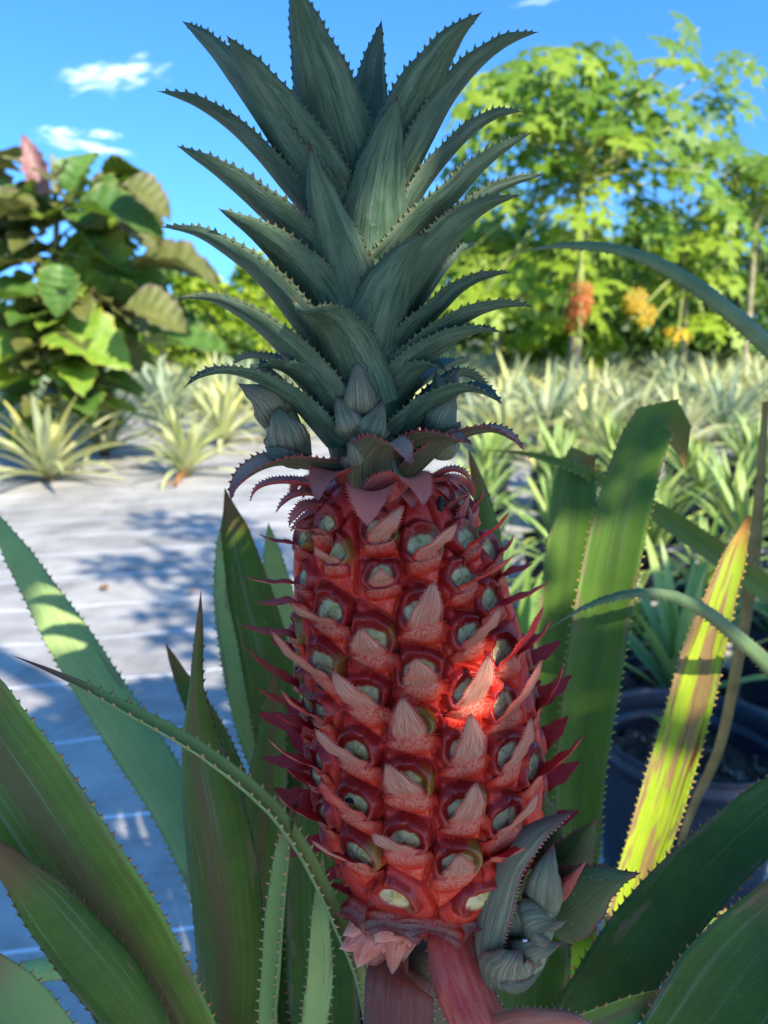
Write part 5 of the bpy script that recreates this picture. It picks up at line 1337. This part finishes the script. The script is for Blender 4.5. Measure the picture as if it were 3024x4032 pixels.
# a white growing tunnel far off
tp = at(535 * K, 690 * K, 15.5); tun = thing('growing_tunnel', (tp[0], 15.5, 0), 'white plastic growing tunnel far off, glimpsed left of the crown', 'greenhouse')
a = np.linspace(0, PI, 15); V = [(math.cos(x) * .62, y, .35 + math.sin(x) * .75) for y in (0, 3.0) for x in a] + [(s * .62, y, 0) for y in (0, 3.) for s in (1, -1)]
F = [[k, k + 1, 15 + k + 1, 15 + k] for k in range(14)] + [[30, 0, 15, 32], [14, 31, 33, 29], [30] + list(range(15)) + [31]]
M_tun = simple_mat('white_film', (.75, .75, .73), (.82, .82, .8), 3, .5)
mesh_obj('cover', V, F, M_tun, tun, smooth=False)
V, F = joinm([tube([(math.cos(x) * .64, y, .35 + math.sin(x) * .77) for x in a], .012, 6) for y in (0, 1, 2, 3)]); mesh_obj('hoops', V, F, M_pot, tun)
# the row of trees goes on to both sides of the picture
hedge = [o for o in C.objects if o.name.split('.')[0] == 'hedge_tree']
for k, x in enumerate([-11.5, -13.8, -16.5, -19.5, 12.5, 15.0, 17.6, 20.5]):
    o = copy_tree(hedge[k % 6 + 6], None, (x, 17.5 + (k % 3) * .8, 0), k * 1.3)
    tag(o, 'green tree further along the row at the end of the field', 'tree', 'trees at the end of the field')

for k in range(12):                              # dry scraps blown onto the mat
    x, y = random.uniform(-1.9, -.2), random.uniform(1.2, 3.9)
    l = random.uniform(.02, .06); V, F, A = mini_leaf(l, l * random.uniform(.3, .6), R(8), random.uniform(.2, .9), random.uniform(0, 6.28))
    o = mesh_obj('dead_leaf', V, F, M_brownleaf); o.location = (x, y, .010)
    tag(o, 'tiny dry leaf scrap scattered on the grey mat', 'dead leaf', 'dry scraps on the mat')
# ================================================================== the tree that shades the plant, behind the viewer
E1 = nrm(np.cross(np.array([0, 0, 1.0]), SUN)); 
if E1[0] < 0: E1 = -E1
E2 = nrm(np.cross(SUN, E1)); 
if E2[2] < 0: E2 = -E2
T0 = np.array([0.03, Y0, 0.75])
def ab(p): q = np.asarray(p) - T0; return np.array([q @ E1, q @ E2])
i, a_ = locate(1885, 2700)
SPOTS = [(surf_i(i, a_) + rad_dir(i, a_) * .004, .009)]
for sx, sy, Y, r in [(835,1205,Y0-.03,.009),(1668,700,Y0-.02,.007),(1180,1030,Y0-.035,.007),(960,900,Y0-.03,.005),(2440,2190,.45,.012),(2400,2380,.45,.008),(2560,3330,.46,.022),(2490,3560,.455,.02),(2610,3130,.465,.014),(2450,3720,.45,.02),
                     (2770,2720,.475,.012),(2860,2380,.485,.016),(2900,2200,.49,.014),(2740,3690,.372,.012),(2215,3800,.37,.008),(915,2140,.44,.006),(2620,1900,.47,.01)]:
    SPOTS.append((at(sx, sy, Y), r))
S2 = np.array([ab(p) for p, r in SPOTS]); SR = np.array([r for p, r in SPOTS])
def wanted(a, b):
    top = 0.37 if a < .45 else max(.12, .37 - (a - .45) * .45)
    return -.75 < a < 1.75 and -.62 < b < min(top, .62)
random.seed(11); rng = np.random.default_rng(11)
V = []; F = []; n_ = 0; tries = 0
while n_ < 2400 and tries < 40000:
    tries += 1
    a, b = random.uniform(-.8, 1.8), random.uniform(-.65, .66)
    if not wanted(a, b): continue
    L = random.uniform(.07, .13); w = L * .30
    dist = random.uniform(1.25, 2.2) if abs(a) < .5 else random.uniform(1.5, 2.6)
    ang = random.uniform(0, PI); u = np.array([math.cos(ang), math.sin(ang)])
    rel = S2 - np.array([a, b])                               # gaps are left where the photograph shows flecks of sun
    al = np.clip(rel @ u, -L / 2, L / 2); dd = np.linalg.norm(rel - al[:, None] * u, axis=1)
    if (dd < SR + w * .75 + .002).any(): continue
    p = T0 + E1 * a + E2 * b + SUN * dist
    if p[1] > -0.35 and p[2] < 1.7: continue
    d = E1 * u[0] + E2 * u[1] + SUN * random.uniform(-.25, .25); e = nrm(np.cross(SUN + rng.normal(0, .2, 3), d))
    k = len(V)
    V += [p - d * L / 2, p - d * L * .2 + e * w, p + d * L * .2 + e * w * .8, p + d * L / 2, p + d * L * .2 - e * w * .8, p - d * L * .2 - e * w]
    F.append([k, k + 1, k + 2, k + 3]); F.append([k, k + 3, k + 4, k + 5]); n_ += 1
n2_ = 0; tries = 0
while n2_ < 6500 and tries < 60000:                           # small unseen leaves added to block sun leaking onto the plant
    tries += 1
    a, b = random.uniform(-.42, .45), random.uniform(-.50, .40)
    L = random.uniform(.025, .045); w = L * .30
    ang = random.uniform(0, PI); u = np.array([math.cos(ang), math.sin(ang)])
    rel = S2 - np.array([a, b])
    al = np.clip(rel @ u, -L / 2, L / 2); dd = np.linalg.norm(rel - al[:, None] * u, axis=1)
    if (dd < SR + w * .75 + .001).any(): continue
    p = T0 + E1 * a + E2 * b + SUN * random.uniform(1.2, 1.7)
    d = E1 * u[0] + E2 * u[1] + SUN * random.uniform(-.25, .25); e = nrm(np.cross(SUN + rng.normal(0, .2, 3), d))
    k = len(V)
    V += [p - d * L / 2, p - d * L * .2 + e * w, p + d * L * .2 + e * w * .8, p + d * L / 2, p + d * L * .2 - e * w * .8, p - d * L * .2 - e * w]
    F.append([k, k + 1, k + 2, k + 3]); F.append([k, k + 3, k + 4, k + 5]); n2_ += 1
n3_ = 0; tries = 0
while n3_ < 5200 and tries < 40000:                           # tiny leaves added to shade the fruit closely around its sun fleck
    tries += 1
    a, b = random.uniform(-.17, .16), random.uniform(-.20, .16)
    L = random.uniform(.012, .022); w = L * .32
    ang = random.uniform(0, PI); u = np.array([math.cos(ang), math.sin(ang)])
    rel = S2 - np.array([a, b])
    al = np.clip(rel @ u, -L / 2, L / 2); dd = np.linalg.norm(rel - al[:, None] * u, axis=1)
    if (dd < SR + w * .75).any(): continue
    p = T0 + E1 * a + E2 * b + SUN * random.uniform(1.15, 1.4)
    d = E1 * u[0] + E2 * u[1] + SUN * random.uniform(-.25, .25); e = nrm(np.cross(SUN + rng.normal(0, .2, 3), d))
    k = len(V)
    V += [p - d * L / 2, p - d * L * .2 + e * w, p + d * L * .2 + e * w * .8, p + d * L / 2, p + d * L * .2 - e * w * .8, p - d * L * .2 - e * w]
    F.append([k, k + 1, k + 2, k + 3]); F.append([k, k + 3, k + 4, k + 5]); n3_ += 1
TB = np.array([1.5, -2.1, 0.0])
shade = thing('shade_tree', TB, 'leafy tree behind the viewer whose dappled shade falls across the pineapple', 'tree')
mesh_obj('crown', np.array(V), F, FM[0], shade, TB, smooth=False)
def cp(a, b, d): return T0 + E1 * a + E2 * b + SUN * d
hub = cp(.80, -.32, 2.9)
limbs = [tube(spline([TB, TB * .5 + hub * .5 + np.array([.15, 0, 0]), hub], 10), np.linspace(.10, .06, 10), 10)]
for a, b, d in [(-.1,-.5,1.8),(.4,-.5,1.9),(.9,.3,2.2),(1.5,-.1,2.3),(0.7,.9,2.9),(.9,1.2,2.9)]:
    q = cp(a, b, d); limbs.append(tube(spline([hub, hub * .5 + q * .5 + np.array([0, 0, .05]), q], 8), np.linspace(.035, .010, 8), 7))
q0, q1 = cp(.30, .26, 2.6), cp(.08, .80, 2.9)
limbs.append(tube([q0, (q0 + q1) / 2, q1], [.035, .040, .045], 10))
Vt, Ft = joinm(limbs); mesh_obj('trunk', Vt, Ft, M_bark, shade, TB)
for a, b, d, s in [(.95,.85,2.9,.55),(1.15,1.05,2.9,.5),(.75,.62,2.7,.5),(1.3,.75,2.9,.6),(1.05,1.3,3.0,.5),(.7,.98,2.9,.32),(1.35,1.15,3.0,.5),(1.6,.8,3,.5)]:
    put_leaf(plm[random.randrange(3) * 4], shade, TB, cp(a, b, d), E1 * random.uniform(-1, 1) + E2 * random.uniform(-.5, 1), SUN + rng.normal(0, .2, 3), s * 1.3)

for o in blm + plm:
    if o.parent is None: bpy.data.objects.remove(o)
# ================================================================== light, sky, camera
w = bpy.data.worlds.new('World'); C.world = w; w.use_nodes = True
nt = w.node_tree; nt.nodes.clear()
out = nt.nodes.new('ShaderNodeOutputWorld'); bg = nt.nodes.new('ShaderNodeBackground')
sky = nt.nodes.new('ShaderNodeTexSky'); sky.sky_type = 'NISHITA'; sky.sun_disc = False
sky.sun_elevation = SUN_EL; sky.sun_rotation = math.atan2(SUN_AZ[0], SUN_AZ[1])
sky.air_density = 1.0; sky.dust_density = 0.3; sky.ozone_density = 2.0
tc = nt.nodes.new('ShaderNodeTexCoord')
mp = nt.nodes.new('ShaderNodeMapping'); nt.links.new(tc.outputs['Generated'], mp.inputs[0])     # a clear tropical sky: little pale haze along the horizon
mp.inputs['Scale'].default_value = (1, 1, .75); mp.inputs['Location'].default_value = (0, 0, .28)
nt.links.new(mp.outputs[0], sky.inputs['Vector'])
hs = nt.nodes.new('ShaderNodeHueSaturation'); hs.inputs['Saturation'].default_value = 1.22; hs.inputs['Hue'].default_value = 0.493; hs.inputs['Value'].default_value = 1.0
nt.links.new(sky.outputs[0], hs.inputs['Color'])
def sc_(v, k):
    n = nt.nodes.new('ShaderNodeVectorMath'); n.operation = 'SCALE'; nt.links.new(v, n.inputs[0]); n.inputs['Scale'].default_value = k; return n.outputs[0]
gm = nt.nodes.new('ShaderNodeGamma'); nt.links.new(sc_(hs.outputs[0], 1 / 4.0), gm.inputs[0]); gm.inputs[1].default_value = 1.35      # the deep blue a phone camera records
colr = sc_(gm.outputs[0], 4.0 * .95)
def vm(op, a, b=None):
    n = nt.nodes.new('ShaderNodeVectorMath'); n.operation = op
    for k, v in enumerate((a, b)):
        if v is None: continue
        if isinstance(v, bpy.types.NodeSocket): nt.links.new(v, n.inputs[k])
        else: n.inputs[k].default_value = tuple(v)
    return n.outputs['Value'] if op == 'DOT_PRODUCT' else n.outputs[0]
def fm(op, a, b=None, c=None):
    n = nt.nodes.new('ShaderNodeMath'); n.operation = op
    for k, v in enumerate((a, b, c)):
        if v is None: continue
        if isinstance(v, bpy.types.NodeSocket): nt.links.new(v, n.inputs[k])
        else: n.inputs[k].default_value = v
    return n.outputs[0]
dirv = vm('NORMALIZE', tc.outputs['Generated'])
# small wisps of cloud, each in its own direction in the sky
CLOUDS = [(245, 162, 105, 36, 12, .42), (188, 316, 110, 15, -8, .42), (125, 286, 50, 12, 4, .45), (220, 290, 42, 11, 0, .4), (1155, 4, 60, 8, 5, .2)]
tot = None
for x, y, rx, ry, ang, op in CLOUDS:
    c = nrm(ray(x * K, y * K)); r = nrm(np.cross(c, [0, 0, 1.0])); u = np.cross(r, c)
    r, u = r * math.cos(R(ang)) + u * math.sin(R(ang)), u * math.cos(R(ang)) - r * math.sin(R(ang))
    A_ = fm('MULTIPLY', vm('DOT_PRODUCT', dirv, r), FPX / K / rx); B_ = fm('MULTIPLY', vm('DOT_PRODUCT', dirv, u), FPX / K / ry)
    cx = nt.nodes.new('ShaderNodeCombineXYZ'); nt.links.new(A_, cx.inputs[0]); nt.links.new(B_, cx.inputs[1]); cx.inputs[2].default_value = x * .37
    nz = nt.nodes.new('ShaderNodeTexNoise'); nt.links.new(cx.outputs[0], nz.inputs[0]); nz.inputs['Scale'].default_value = 2.2; nz.inputs['Detail'].default_value = 8; nz.inputs['Distortion'].default_value = .6
    d2 = fm('ADD', fm('MULTIPLY', A_, A_), fm('MULTIPLY', B_, B_))
    v = fm('SUBTRACT', fm('ADD', fm('MULTIPLY', nz.outputs[0], 3.0), -.75), d2)
    mr = nt.nodes.new('ShaderNodeMapRange'); mr.interpolation_type = 'SMOOTHSTEP'; nt.links.new(v, mr.inputs[0]); mr.inputs[1].default_value = 0.0; mr.inputs[2].default_value = 1.4; mr.inputs[4].default_value = op
    fr_ = fm('MULTIPLY', mr.outputs[0], fm('GREATER_THAN', vm('DOT_PRODUCT', dirv, c), .5))
    tot = fr_ if tot is None else fm('MAXIMUM', tot, fr_)
mx = nt.nodes.new('ShaderNodeMix'); mx.data_type = 'RGBA'
nt.links.new(tot, mx.inputs[0]); nt.links.new(colr, mx.inputs[6]); mx.inputs[7].default_value = (7.5, 7.8, 8.2, 1)
nt.links.new(mx.outputs[2], bg.inputs[0]); bg.inputs[1].default_value = 0.15
nt.links.new(bg.outputs[0], out.inputs[0])

sl = bpy.data.lights.new('sun', 'SUN'); sl.energy = 3.4; sl.angle = R(0.5); sl.color = (1.0, 0.93, 0.82)
so = bpy.data.objects.new('sun', sl); COL.objects.link(so)
from mathutils import Vector
so.rotation_euler = Vector(SUN).to_track_quat('Z', 'Y').to_euler(); so.location = (3, -4, 5)

cd = bpy.data.cameras.new('camera'); co = bpy.data.objects.new('camera', cd); COL.objects.link(co)
cd.sensor_fit = 'VERTICAL'; cd.sensor_height = 36; cd.sensor_width = 27; cd.lens = 18 / math.tan(R(33.5))
cd.clip_start = 0.01; cd.clip_end = 2000
co.location = CAM; co.rotation_euler = (PI / 2 - PITCH, 0, 0)
cd.dof.use_dof = True; cd.dof.focus_distance = 0.262; cd.dof.aperture_fstop = 14.0; cd.dof.aperture_blades = 0
C.camera = co
C.view_settings.view_transform = 'Standard'; C.view_settings.look = 'None'; C.view_settings.gamma = 1.0
C.view_settings.exposure = 1.65
C.cycles.use_denoising = True
C.cycles.max_bounces = 6; C.cycles.transparent_max_bounces = 4
C.cycles.sample_clamp_indirect = 6.0

if False:
    dg = bpy.context.evaluated_depsgraph_get()
    for (p, r) in SPOTS:
        hit = C.ray_cast(dg, Vector(p + SUN * .012), Vector(SUN))
        print('SPOT', np.round(p, 3), hit[0], hit[4].name if hit[0] else '', np.round(hit[1], 2) if hit[0] else '')
